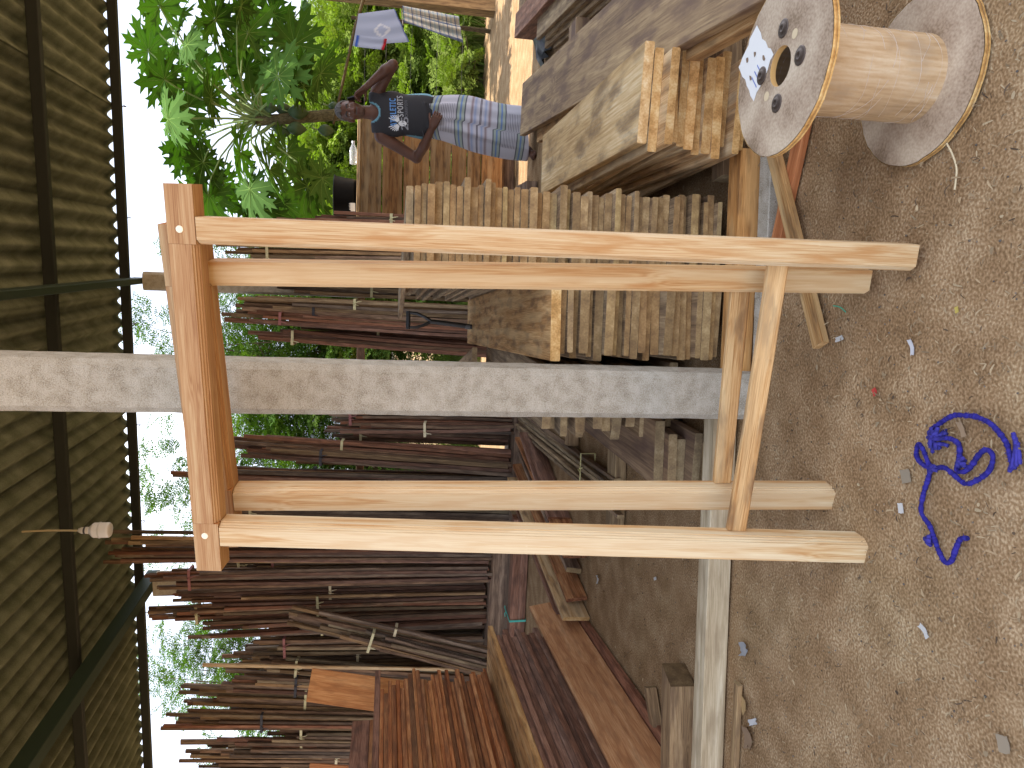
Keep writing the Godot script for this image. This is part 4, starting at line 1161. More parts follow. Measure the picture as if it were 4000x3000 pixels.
const LEAF_HUBS := [Vector3(3.57, 3.40, -8.08), Vector3(3.77, 3.07, -7.87), Vector3(3.88, 2.83, -8.33), Vector3(3.13, 3.58, -7.95), Vector3(2.67, 3.50, -7.81), Vector3(3.12, 3.21, -8.34), Vector3(2.73, 3.72, -9.17), Vector3(2.35, 3.21, -8.98), Vector3(4.24, 4.07, -8.92), Vector3(3.94, 3.67, -8.06), Vector3(3.90, 2.36, -8.56), Vector3(3.26, 2.20, -8.14), Vector3(3.28, 2.45, -7.98), Vector3(2.11, 2.12, -7.97), Vector3(2.28, 2.53, -8.04), Vector3(2.20, 2.54, -9.18), Vector3(2.94, 3.50, -9.03), Vector3(3.69, 3.56, -8.99), Vector3(3.89, 3.14, -8.98), Vector3(2.44, 2.83, -8.01), Vector3(2.10, 2.76, -8.20), Vector3(2.51, 3.37, -8.70), Vector3(3.81, 4.03, -8.87), Vector3(4.48, 2.68, -9.07), Vector3(4.59, 2.36, -9.11), Vector3(3.33, 2.00, -7.94), Vector3(2.01, 2.74, -8.67), Vector3(2.16, 3.33, -8.77), Vector3(3.94, 3.63, -8.51), Vector3(2.24, 1.98, -8.08), Vector3(2.61, 2.41, -8.46), Vector3(3.92, 2.81, -7.84)]

func build_papaya():
	var base := Vector3(3.36, 0.0, -8.62)
	var crown_at := Vector3(3.02, 2.78, -8.6)
	var t := thing("papaya_tree", "papaya tree with green fruit and large lobed leaves behind the person", "tree", base)
	var mb := MB.new()
	var pts := PackedVector3Array()
	var rad := PackedFloat32Array()
	var cols := PackedColorArray()
	for i in 41:
		var u := i / 40.0
		pts.append((crown_at - base) * u + Vector3(sin(u * 4.0) * 0.03, 0, 0))
		rad.append(lerpf(0.09, 0.055, u) + (0.005 if i % 2 else 0.0))
		cols.append(Color(0.75, 0.8, 0.62) * (0.8 if i % 3 else 1.05))
	mb.tube(pts, rad, 14, Color.WHITE, true, cols)
	put("trunk", mb.mesh([M["bark"]]), t)
	var c := crown_at - base
	var st := MB.new()
	for h in LEAF_HUBS:
		var e: Vector3 = h - base
		var mid := (c + e) / 2.0 + Vector3(0, 0.12, 0)
		st.tube(PackedVector3Array([c + Vector3(0, rng.randf_range(-0.25, 0.05), 0), c.lerp(mid, 0.5) + Vector3(0, 0.03, 0), mid, mid.lerp(e, 0.6) + Vector3(0, 0.03, 0), e]), PackedFloat32Array([0.014, 0.012, 0.010, 0.009, 0.008]), 6, Color(0.2, 0.28, 0.1))
	for k in 22:
		var a := k * 2.4
		var p := c + Vector3(cos(a) * 0.06, 0.02 + 0.008 * k, sin(a) * 0.06)
		st.tube(PackedVector3Array([p, p + Vector3(cos(a) * 0.05, 0.08, sin(a) * 0.05), p + Vector3(cos(a) * 0.09, 0.1, sin(a) * 0.09)]), PackedFloat32Array([0.006, 0.009, 0.003]), 5, Color(0.28, 0.36, 0.12))
	var crown := put("crown", st.mesh([M["plain"]]), t)
	var kinds := []
	for k in 5: kinds.append(papaya_leaf(100 + k))
	var toward := (Vector3(0, 1.25, 0) - crown_at).normalized()
	for i in LEAF_HUBS.size() + 6:
		var h: Vector3 = LEAF_HUBS[i % LEAF_HUBS.size()] - base
		if i >= LEAF_HUBS.size(): h = c.lerp(h, rng.randf_range(0.6, 0.85)) + Vector3(rng.randf_range(-0.35, 0.35), rng.randf_range(-0.1, 0.35), rng.randf_range(-0.1, 0.6) * -1.0)
		var o := put("leaf", kinds[i % 5], crown)
		var outward := (h - c)
		outward.y *= 0.4
		outward = outward.normalized()
		var n := (Vector3.UP * rng.randf_range(0.4, 0.9) + outward * 0.3 - toward * rng.randf_range(0.3, 0.9) * (1.0 if i % 4 else -0.7) + Vector3(rng.randf_range(-0.3, 0.3), 0, rng.randf_range(-0.3, 0.3))).normalized()
		var fwd := (outward - n * outward.dot(n)).normalized()
		o.transform = Transform3D(Basis(n.cross(-fwd).normalized() * -1.0, n, -fwd).orthonormalized().scaled_local(Vector3.ONE * rng.randf_range(0.40, 0.55)), h)
	for q in [[Vector3(3.10, 2.30, -8.5), 0.085], [Vector3(2.90, 2.31, -8.48), 0.08], [Vector3(2.90, 1.98, -8.46), 0.068], [Vector3(2.88, 2.47, -8.55), 0.07], [Vector3(3.16, 2.47, -8.62), 0.075], [Vector3(3.12, 2.6, -8.5), 0.06], [Vector3(3.0, 2.55, -8.74), 0.07], [Vector3(3.24, 1.9, -8.6), 0.05]]:
		var fm := MB.new()
		var prof := PackedVector2Array()
		for i in 15:
			var u := i / 14.0
			prof.append(Vector2(sin(u * PI) ** 0.8 * q[1] * (0.75 + 0.25 * sin(u * 2.2)), (u - 0.5) * q[1] * 2.9))
		fm.lathe(prof, 18, Color(0.05, 0.085, 0.03))
		fm.tube(PackedVector3Array([Vector3(0, q[1] * 1.4, 0), Vector3(0.02, q[1] * 1.4 + 0.06, 0.0)]), PackedFloat32Array([0.008, 0.008]), 5, Color(0.2, 0.25, 0.1))
		var fo := put("fruit", fm.mesh([M["skin"]]), t)
		fo.position = q[0] - base

func twig_mesh(seed_: int, leaflet: float, pairs: int) -> ArrayMesh:
	# a feathered twig: thin stalk with side stalks of small oval leaflets
	var r := RandomNumberGenerator.new()
	r.seed = seed_
	var mb := MB.new()
	var tip := Vector3(0.3, -0.03, 0)
	mb.tube(PackedVector3Array([Vector3.ZERO, Vector3(0.16, 0.015, 0), tip]), PackedFloat32Array([0.003, 0.002, 0.001]), 3, Color(0.16, 0.2, 0.06), false)
	for k in 4:
		for side in [-1.0, 1.0]:
			var o := Vector3(0.06 + 0.065 * k, 0.008, 0)
			var d := Vector3(0.55, r.randf_range(-0.35, 0.25), side).normalized()
			var len := 0.15 - 0.02 * k
			for j in pairs:
				for s2 in [-1.0, 1.0]:
					var p := o + d * len * (j + 0.6) / pairs
					var e: Vector3 = (d * 0.6 + d.cross(Vector3.UP) * s2 + Vector3(0, r.randf_range(-0.6, 0.4), 0)).normalized()
					var f: Vector3 = e.cross(Vector3(r.randf_range(-0.7, 0.7), 1, r.randf_range(-0.7, 0.7))).normalized()
					var n: Vector3 = f.cross(e).normalized()
					if n.y < 0: n = -n
					var ll := leaflet * r.randf_range(0.75, 1.25)
					var w := ll * 0.3
					var tone := r.randf_range(0.75, 1.25)
					mb.quad(p, p + e * ll * 0.5 + f * w, p + e * ll, p + e * ll * 0.5 - f * w, n, Color(tone, tone, tone * 0.9))
	return mb.mesh([M["leaf_small"]])

func foliage(parent: Node3D, twigs: Array, spots: Array, sizes: Vector2, base_col: Color, r: RandomNumberGenerator, called := "crown"):
	# twigs scattered around the given points: [point, spread, count]
	var per := {}
	for s in spots:
		for k in int(s[2]):
			var p: Vector3 = s[0] + Vector3(r.randfn(), r.randfn() * 0.8, r.randfn()) * s[1]
			if p.y < 0.02: p.y = absf(p.y) + 0.05
			var dir: Vector3 = (p - s[0] + Vector3(r.randfn(), r.randfn() * 0.4 + 0.25, r.randfn()) * s[1] * 0.6).normalized()
			var up := Vector3(r.randf_range(-0.5, 0.5), 1, r.randf_range(-0.5, 0.5)).normalized()
			var z := dir.cross(up).normalized()
			var b := Basis(dir, z.cross(dir), z).scaled(Vector3.ONE * r.randf_range(sizes.x, sizes.y))
			var v := k % twigs.size()
			if not per.has(v): per[v] = []
			per[v].append([Transform3D(b, p), base_col * r.randf_range(0.7, 1.35) + Color(1, 0.7, 0) * r.randf_range(0.0, 0.03)])
	for v in per:
		var mm := MultiMesh.new()
		mm.transform_format = MultiMesh.TRANSFORM_3D
		mm.use_colors = true
		mm.mesh = twigs[v]
		mm.instance_count = per[v].size()
		for i in per[v].size():
			mm.set_instance_transform(i, per[v][i][0])
			mm.set_instance_color(i, per[v][i][1])
		var o := MultiMeshInstance3D.new()
		o.multimesh = mm
		o.name = called
		parent.add_child(o, true)
		o.set_meta("kind", "stuff")

func tree(called: String, label: String, base: Vector3, trunk_h: float, crown_c: Vector3, crown_r: Vector3, limbs: int, per: int, col: Color, seed_: int, twigs: Array, sizes: Vector2, bark := Color(0.7, 0.66, 0.55), group := ""):
	var r := RandomNumberGenerator.new()
	r.seed = seed_
	var t := thing(called, label, "tree" if trunk_h > 0.8 else "shrub", base, group)
	var mb := MB.new()
	var fork := Vector3((crown_c.x - base.x) * 0.4, trunk_h, (crown_c.z - base.z) * 0.4)
	var tr: float = 0.028 * maxf(trunk_h, 1.2)
	mb.tube(PackedVector3Array([Vector3(0, -0.05, 0), fork * 0.5 + Vector3(0.04, 0, 0.02), fork]), PackedFloat32Array([tr * 1.25, tr, tr * 0.8]), 9, bark)
	var spots := []
	for k in limbs:
		var d := Vector3(r.randfn(), r.randfn(), r.randfn()).normalized()
		var e := crown_c - base + Vector3(d.x * crown_r.x, d.y * crown_r.y, d.z * crown_r.z) * r.randf_range(0.45, 1.0)
		if e.y < 0.25: e.y = 0.25 + r.randf() * 0.3
		var mid := fork.lerp(e, 0.5) + Vector3(r.randfn(), r.randfn() + 0.6, r.randfn()) * 0.16
		mb.tube(PackedVector3Array([fork, mid, e]), PackedFloat32Array([tr * 0.5, tr * 0.28, tr * 0.08]), 5, bark, false)
		spots.append([e, crown_r.length() * 0.10, per * 0.6])
		for j in 3:
			var f := mid.lerp(e, r.randf_range(0.2, 0.9)) + Vector3(r.randfn() * crown_r.x, r.randfn() * crown_r.y, r.randfn() * crown_r.z) * 0.28
			if f.y < 0.2: f.y = 0.2 + r.randf() * 0.2
			mb.tube(PackedVector3Array([mid.lerp(e, 0.3), (mid + f) / 2.0 + Vector3(0, 0.05, 0), f]), PackedFloat32Array([tr * 0.18, tr * 0.12, tr * 0.05]), 4, bark, false)
			spots.append([f, crown_r.length() * 0.085, per * 0.5])
	put("trunk", mb.mesh([M["bark"]]), t)
	foliage(t, twigs, spots, sizes, col, r)

func build_background():
	build_papaya()
	var fine := [twig_mesh(1, 0.034, 4), twig_mesh(2, 0.03, 5)]
	var lush := [twig_mesh(3, 0.05, 4), twig_mesh(4, 0.042, 5)]
	var light_green := Color(0.2, 0.27, 0.06)
	var mid_green := Color(0.08, 0.16, 0.03)
	# trees behind the standing battens
	tree("feathery_tree", "feathery green tree seen between the post and the spade handle's sticks", Vector3(0.7, 0, -11.6), 1.5, Vector3(0.6, 2.8, -11.6), Vector3(1.7, 2.0, 1.3), 26, 46, mid_green, 21, fine, Vector2(0.8, 1.3))
	tree("feathery_tree", "feathery green tree seen inside the frames above the red-brown battens", Vector3(-1.5, 0, -11.9), 1.5, Vector3(-1.3, 2.8, -11.8), Vector3(1.5, 2.1, 1.2), 24, 40, mid_green * 1.1, 22, fine, Vector2(0.8, 1.3))
	tree("thin_tree", "thin treetop against the sky above the standing battens", Vector3(-4.3, 0, -11.6), 1.8, Vector3(-4.2, 3.5, -11.5), Vector3(0.95, 1.5, 0.8), 13, 26, mid_green * 1.1, 23, fine, Vector2(0.8, 1.2))
	tree("thin_tree", "sparse low tree behind the bundles at the picture's bottom edge", Vector3(-6.1, 0, -12.0), 1.5, Vector3(-6.0, 2.9, -12.0), Vector3(0.9, 1.1, 0.8), 10, 20, mid_green * 1.1, 24, fine, Vector2(0.8, 1.2))
	# bright shrubs behind the person and the papaya
	var sh := [[1.9, -12.2, 1.5, 1.9, "behind the black tub"], [3.4, -12.6, 1.6, 2.1, "directly behind the papaya trunk"], [4.9, -12.4, 1.6, 2.0, "behind the hanging shirt"], [6.4, -12.8, 1.6, 1.9, "past the hanging shirt on the post's side"], [7.9, -13.6, 1.6, 1.9, "farthest from the shed beyond the washing post"], [2.7, -14.5, 2.0, 2.6, "farthest back between tub and papaya"], [5.6, -14.8, 2.2, 2.5, "farthest back behind the laundry"]]
	for k in sh.size():
		var s = sh[k]
		tree("bright_shrub", "bright yellow-green thicket " + s[4], Vector3(s[0], 0, s[1]), 0.5, Vector3(s[0], s[3] * 0.62, s[1]), Vector3(s[2], s[3] * 0.62, 1.1), 30, 60, light_green * rng.randf_range(0.85, 1.2), 40 + k, lush, Vector2(0.8, 1.4), Color(0.5, 0.5, 0.36), "shrubs beyond the wire fence")
	# low weeds along the fence
	for k in 9:
		var x := 2.6 + k * 0.52
		tree("weed_plant", "low leafy weed at the wire fence's foot, %s from the papaya towards the post" % nth(k), Vector3(x, 0, -9.75 - (k % 3) * 0.35), 0.15, Vector3(x, 0.3, -9.75 - (k % 3) * 0.35), Vector3(0.3, 0.25, 0.25), 5, 10, light_green, 70 + k, lush, Vector2(0.5, 0.9), Color(0.4, 0.45, 0.25), "weeds along the fence")
	# grass
	var gm := MB.new()
	var r := RandomNumberGenerator.new()
	r.seed = 31
	for k in 14:
		var a := r.randf() * TAU
		var d := Vector3(cos(a), 0, sin(a))
		var s := d.cross(Vector3.UP) * 0.006
		var h := r.randf_range(0.12, 0.3)
		var o := d * r.randf_range(0.0, 0.05)
		var m := o + d * h * 0.25 + Vector3(0, h * 0.6, 0)
		var e := o + d * h * 0.7 + Vector3(0, h * 0.85, 0)
		var tone := r.randf_range(0.7, 1.3)
		gm.quad(o - s, o + s, m + s * 0.7, m - s * 0.7, -d, Color(tone, tone, tone))
		gm.tri(m - s * 0.7, m + s * 0.7, e, -d, Color(tone, tone, tone))
	var mm := MultiMesh.new()
	mm.transform_format = MultiMesh.TRANSFORM_3D
	mm.use_colors = true
	mm.mesh = gm.mesh([M["grass_blade"]])
	mm.instance_count = 9000
	for i in 9000:
		var p := Vector3(r.randf_range(-9, 10), -0.01, -9.6 - absf(r.randfn()) * 3.2)
		if p.z > -10.6 and p.z < -10.2 and p.x > 3.0: p.z -= 1.0
		mm.set_instance_transform(i, Transform3D(Basis(Vector3.UP, r.randf() * TAU).scaled(Vector3.ONE * r.randf_range(0.5, 1.3)), p))
		mm.set_instance_color(i, Color(0.12, 0.19, 0.035).lerp(Color(0.28, 0.24, 0.1), r.randf() ** 2 * 0.8))
	var g := MultiMeshInstance3D.new()
	g.multimesh = mm
	g.name = "grass"
	add_child(g)
	tag(g, "rough yellow-green grass growing beyond the shed", "grass", "", "stuff")
	# wire fence
	var fence := thing("wire_fence", "thin wire fence strung on slim posts in front of the thicket", "fence", Vector3(2.2, 0, -9.1))
	for y in [1.56, 1.3, 0.99, 0.66, 0.34]:
		var mb := MB.new()
		var pts := PackedVector3Array()
		var rad := PackedFloat32Array()
		for i in 13:
			pts.append(Vector3(-0.6 + i * 0.5, y - 0.02 * sin(i * PI / 3.0), 0.0))
			rad.append(0.0022)
		mb.tube(pts, rad, 4, Color(0.1, 0.09, 0.08), false)
		put("wire", mb.mesh([M["plain"]]), fence)
	for x in [-0.6, 2.35, 5.4]:
		var mb := MB.new()
		mb.tube(PackedVector3Array([Vector3(x, -0.1, 0), Vector3(x + 0.02, 0.9, 0), Vector3(x, 1.75, 0)]), PackedFloat32Array([0.028, 0.026, 0.022]), 7, Color(0.55, 0.5, 0.4))
		put("post", mb.mesh([M["bark"]]), fence)
	# post at the right edge, washing pole, washing
	var wp := put("wooden_post", board_mesh(3.0, 0.17, 0.17, "old", Color(0.85, 0.75, 0.6), 3, 0.0, 0.01))
	wp.transform = Transform3D(Basis(Vector3.UP, Vector3.BACK, Vector3.RIGHT), Vector3(4.69, -0.02, -8.86))
	tag(wp, "thick weathered post beside the washing", "post")
	var pm := MB.new()
	pm.tube(PackedVector3Array([Vector3(2.98, 1.9, -8.46), Vector3(3.5, 1.79, -8.43), Vector3(4.1, 1.67, -8.42), Vector3(4.7, 1.54, -8.62), Vector3(5.3, 1.42, -8.6)]), PackedFloat32Array([0.013, 0.016, 0.018, 0.02, 0.021]), 8, Color(0.5, 0.45, 0.3))
	tag(put("washing_pole", pm.mesh([M["bark"]])), "crooked pole between papaya and post carrying the washing", "pole")
	cloth_sheets()

func cloth_grid(mb: MB, a: Vector3, b: Vector3, c: Vector3, d: Vector3, nu: int, nv: int, fold: float, waves: float, col: Callable, sag := 0.0):
	# a..b top edge, d..c bottom edge; folds run down
	var first := -1
	var out := (b - a).cross(d - a).normalized()
	if out.z < 0: out = -out
	for j in nv + 1:
		var v := float(j) / nv
		for i in nu + 1:
			var u := float(i) / nu
			var p := a.lerp(b, u).lerp(d.lerp(c, u), v)
			var ph := u * waves * TAU + sin(v * 3.0) * 0.8
			p += out * (sin(ph) * fold * (0.35 + 0.65 * v) + sin(u * 23.0 + v * 7.0) * fold * 0.2) + Vector3(0, -sag * sin(u * PI) * (1.0 - v), 0)
			var n := (out - (b - a).normalized() * cos(ph) * fold * waves * TAU / (b - a).length() * (0.35 + 0.65 * v)).normalized()
			var id := mb.vert(p, n, Vector2(u * (b - a).length(), v * (d - a).length()), col.call(u, v))
			if first < 0: first = id
	for j in nv:
		for i in nu:
			var q := first + j * (nu + 1) + i
			mb.face(q, q + 1, q + nu + 2)
			mb.face(q, q + nu + 2, q + nu + 1)

func cloth_sheets():
	M["cloth"].cull_mode = BaseMaterial3D.CULL_DISABLED
	M["cloth"].backlight_enabled = true
	M["cloth"].backlight = Color(0.35, 0.35, 0.35)
	var pale := Color(0.3, 0.33, 0.42)
	var shirt := thing("hanging_shirt", "pale blue-grey shirt with navy hem hanging on the pole", "shirt", Vector3(4.1, 1.62, -8.36))
	var o := shirt.position
	var mb := MB.new()
	cloth_grid(mb, Vector3(3.87, 1.69, -8.39) - o, Vector3(4.25, 1.63, -8.39) - o, Vector3(4.33, 1.22, -8.36) - o, Vector3(3.964, 1.045, -8.36) - o, 26, 24, 0.012, 2.4, func(u: float, v: float) -> Color:
		if v > 0.965: return Color(0.03, 0.05, 0.16)
		# pale arrow print
		var du := absf(u - 0.42)
		if absf(v - 0.42 - du * 0.6) < 0.03 and du < 0.22: return Color(0.5, 0.5, 0.52)
		if absf(v - 0.72 + du * 0.9) < 0.03 and du < 0.16: return Color(0.5, 0.5, 0.52)
		return pale)
	put("body", mb.mesh([M["cloth"]]), shirt)
	mb = MB.new()
	cloth_grid(mb, Vector3(3.845, 1.665, -8.35) - o, Vector3(3.975, 1.645, -8.34) - o, Vector3(3.955, 1.30, -8.32) - o, Vector3(3.825, 1.335, -8.32) - o, 10, 16, 0.01, 1.3, func(_u: float, v: float) -> Color:
		if v > 0.9: return Color(0.32, 0.02, 0.03)
		if v < 0.07: return Color(0.05, 0.1, 0.35)
		return pale * 1.05)
	put("sleeve", mb.mesh([M["cloth"]]), shirt)
	var plaid := Image.create(128, 128, false, Image.FORMAT_RGB8)
	for y in 128:
		for x in 128:
			var c := Color(0.78, 0.74, 0.66)
			for q in [x, y]:
				var w: int = q % 64
				if w < 9: c = c.lerp(Color(0.16, 0.24, 0.42), 0.55)
				elif w > 14 and w < 17: c = c.lerp(Color(0.25, 0.25, 0.3), 0.6)
				elif w > 30 and w < 44: c = c.lerp(Color(0.45, 0.55, 0.62), 0.4)
			plaid.set_pixel(x, y, c)
	var pmx := mat("plaid", Color.WHITE, 0.95, plaid, Vector3(4.5, 4.5, 1), 0.0, 0.2)
	pmx.cull_mode = BaseMaterial3D.CULL_DISABLED
	pmx.backlight_enabled = true
	pmx.backlight = Color(0.3, 0.3, 0.3)
	mb = MB.new()
	cloth_grid(mb, Vector3(4.27, 1.11, -8.52), Vector3(4.47, 1.13, -8.52), Vector3(4.39, 0.47, -8.46), Vector3(4.06, 0.41, -8.46), 24, 24, 0.03, 2.6, func(_u: float, _v: float) -> Color: return Color.WHITE)
	var sh := thing("checked_sarong", "checked cream and blue cloth hung up beside the thick washing post", "cloth", Vector3(4.28, 1.12, -8.5))
	for s in mb.surf[0][0].size(): mb.surf[0][0][s] -= sh.position
	put("cloth_sheet", mb.mesh([M["plaid"]]), sh)
	var pg := MB.new()
	pg.tube(PackedVector3Array([Vector3(-0.05, 0.0, -0.02), Vector3(0.36, 0.015, -0.36)]), PackedFloat32Array([0.006, 0.006]), 5, Color(0.3, 0.25, 0.2))
	put("peg", pg.mesh([M["plain"]]), sh)

# ---------------------------------------------------------------- the person

class Field:
	var lo: Vector3
	var cell: float
	var nx: int
	var ny: int
	var nz: int
	var f := PackedFloat32Array()
	func _init(a: Vector3, b: Vector3, c: float):
		lo = a; cell = c
		nx = int((b.x - a.x) / c) + 2
		ny = int((b.y - a.y) / c) + 2
		nz = int((b.z - a.z) / c) + 2
		f.resize(nx * ny * nz)
		f.fill(0.2)
	func shape(a: Vector3, ra: float, b: Vector3, rb: float, k: float, flat: Vector3, cut: bool):
		# a tapered capsule, or with flat != 0 an ellipsoid of those radii round a
		var m := maxf(ra, rb) + k + cell * 2.0
		var e0 := Vector3(minf(a.x, b.x), minf(a.y, b.y), minf(a.z, b.z)) - Vector3(m, m, m)
		var e1 := Vector3(maxf(a.x, b.x), maxf(a.y, b.y), maxf(a.z, b.z)) + Vector3(m, m, m)
		if flat != Vector3.ZERO:
			var g := flat + Vector3.ONE * (k + cell * 2.0)
			e0 = a - g; e1 = a + g
		var i0 := maxi(0, int((e0.x - lo.x) / cell))
		var i1 := mini(nx - 1, int((e1.x - lo.x) / cell) + 1)
		var j0 := maxi(0, int((e0.y - lo.y) / cell))
		var j1 := mini(ny - 1, int((e1.y - lo.y) / cell) + 1)
		var k0 := maxi(0, int((e0.z - lo.z) / cell))
		var k1 := mini(nz - 1, int((e1.z - lo.z) / cell) + 1)
		var ab := b - a
		var den := maxf(ab.length_squared(), 1e-9)
		var mn := minf(flat.x, minf(flat.y, flat.z))
		for kz in range(k0, k1 + 1):
			for j in range(j0, j1 + 1):
				var at := nx * (j + ny * kz)
				for i in range(i0, i1 + 1):
					var p := Vector3(lo.x + i * cell, lo.y + j * cell, lo.z + kz * cell)
					var d: float
					if mn > 0.0:
						var q := (p - a) / flat
						var l := q.length()
						d = (l - 1.0) * l / maxf((q / flat).length(), 1e-6)
					else:
						var t := clampf((p - a).dot(ab) / den, 0.0, 1.0)
						d = p.distance_to(a + ab * t) - lerpf(ra, rb, t)
					var o := f[at + i]
					if cut:
						f[at + i] = maxf(o, -d)
					elif k > 0.0:
						var h := clampf(0.5 + 0.5 * (o - d) / k, 0.0, 1.0)
						f[at + i] = lerpf(o, d, h) - k * h * (1.0 - h)
					else:
						f[at + i] = minf(o, d)
	func cap(a: Vector3, ra: float, b: Vector3, rb: float, k := 0.02):
		shape(a, ra, b, rb, k, Vector3.ZERO, false)
	func egg(c: Vector3, r: Vector3, k := 0.02, cut := false):
		shape(c, 0.0, c, 0.0, k, r, cut)
	func clip(fn: Callable):
		for kz in nz:
			for j in ny:
				for i in nx:
					var q := i + nx * (j + ny * kz)
					if f[q] < 0.05: f[q] = maxf(f[q], fn.call(Vector3(lo.x + i * cell, lo.y + j * cell, lo.z + kz * cell)))
	func val(p: Vector3) -> float:
		var g := (p - lo) / cell
		var i := clampi(int(g.x), 0, nx - 2)
		var j := clampi(int(g.y), 0, ny - 2)
		var k := clampi(int(g.z), 0, nz - 2)
		var u := g - Vector3(i, j, k)
		var at := i + nx * (j + ny * k)
		var s := nx * ny
		var a := lerpf(lerpf(f[at], f[at + 1], u.x), lerpf(f[at + nx], f[at + nx + 1], u.x), u.y)
		var b := lerpf(lerpf(f[at + s], f[at + s + 1], u.x), lerpf(f[at + s + nx], f[at + s + nx + 1], u.x), u.y)
		return lerpf(a, b, u.z)
	func mesh_into(mb: MB, col: Callable):
		var id := {}
		var s := nx * ny
		var off := [0, 1, nx, nx + 1, s, s + 1, s + nx, s + nx + 1]
		var base: int = mb.surf[mb.cur][0].size()
		var e := cell * 0.7
		for k in nz - 1:
			for j in ny - 1:
				for i in nx - 1:
					var at := i + nx * (j + ny * k)
					var n := 0
					for q in 8:
						if f[at + off[q]] < 0.0: n += 1
					if n == 0 or n == 8: continue
					var sum := Vector3.ZERO
					var cnt := 0
					for ed in [[0, 1], [2, 3], [4, 5], [6, 7], [0, 2], [1, 3], [4, 6], [5, 7], [0, 4], [1, 5], [2, 6], [3, 7]]:
						var va := f[at + off[ed[0]]]
						var vb := f[at + off[ed[1]]]
						if (va < 0.0) == (vb < 0.0): continue
						var t := va / (va - vb)
						var ca := Vector3(ed[0] & 1, (ed[0] >> 1) & 1, ed[0] >> 2)
						var cb := Vector3(ed[1] & 1, (ed[1] >> 1) & 1, ed[1] >> 2)
						sum += ca.lerp(cb, t)
						cnt += 1
					var p := lo + (Vector3(i, j, k) + sum / cnt) * cell
					var nn := Vector3(val(p + Vector3(e, 0, 0)) - val(p - Vector3(e, 0, 0)), val(p + Vector3(0, e, 0)) - val(p - Vector3(0, e, 0)), val(p + Vector3(0, 0, e)) - val(p - Vector3(0, 0, e)))
					id[at] = mb.vert(p, nn.normalized() if nn.length() > 1e-9 else Vector3.UP, Vector2(p.x, p.y), col.call(p))
		for at in id:
			for ax in 3:
				var step: int = [1, nx, s][ax]
				if at + step >= f.size(): continue
				var va := f[at]
				var vb := f[at + step]
				if (va < 0.0) == (vb < 0.0): continue
				var u: int = [nx, s, 1][ax]
				var v: int = [s, 1, nx][ax]
				if not (id.has(at - u) and id.has(at - v) and id.has(at - u - v)): continue
				mb.face(id[at], id[at - u], id[at - u - v])
				mb.face(id[at], id[at - u - v], id[at - v])

func hand(mb: MB, wrist: Vector3, dir: Vector3, palm_n: Vector3, thumb_side: float, curl: Array, col: Callable, fwrist: Vector3):
	# dir: towards the fingers; palm_n: out of the palm
	var side := dir.cross(palm_n).normalized()
	var c := wrist + dir * 0.05
	var fl := Field.new(c - Vector3.ONE * 0.15, c + Vector3.ONE * 0.15, 0.0045)
	fl.cap(fwrist, 0.029, wrist, 0.026, 0.012)
	for k in 4:
		var o := (k - 1.5) * 0.019
		fl.cap(wrist + side * o * 0.6, 0.016, wrist + dir * 0.085 + side * o, 0.0115, 0.012)
	for k in 4:
		var o := (k - 1.5) * 0.0205
		var len: float = [0.068, 0.078, 0.074, 0.058][k if thumb_side > 0 else 3 - k]
		var p := wrist + dir * 0.085 + side * o
		var d := dir
		var rad := 0.0095
		for j in 3:
			d = d.rotated(side, curl[j])
			var l: float = len * [0.45, 0.32, 0.23][j]
			fl.cap(p, rad, p + d * l, rad - 0.0009, 0.003)
			p += d * l
			rad -= 0.0009
	var tb := wrist + dir * 0.02 + side * thumb_side * -0.026
	var td := (dir * 0.75 - side * thumb_side * 0.55 + palm_n * 0.45).normalized()
	fl.cap(tb, 0.0135, tb + td * 0.045, 0.0115, 0.01)
	fl.cap(tb + td * 0.045, 0.0112, tb + td * 0.045 + (td * 0.8 + palm_n * 0.5 + dir * 0.2).normalized() * 0.034, 0.009, 0.003)
	fl.mesh_into(mb, col)

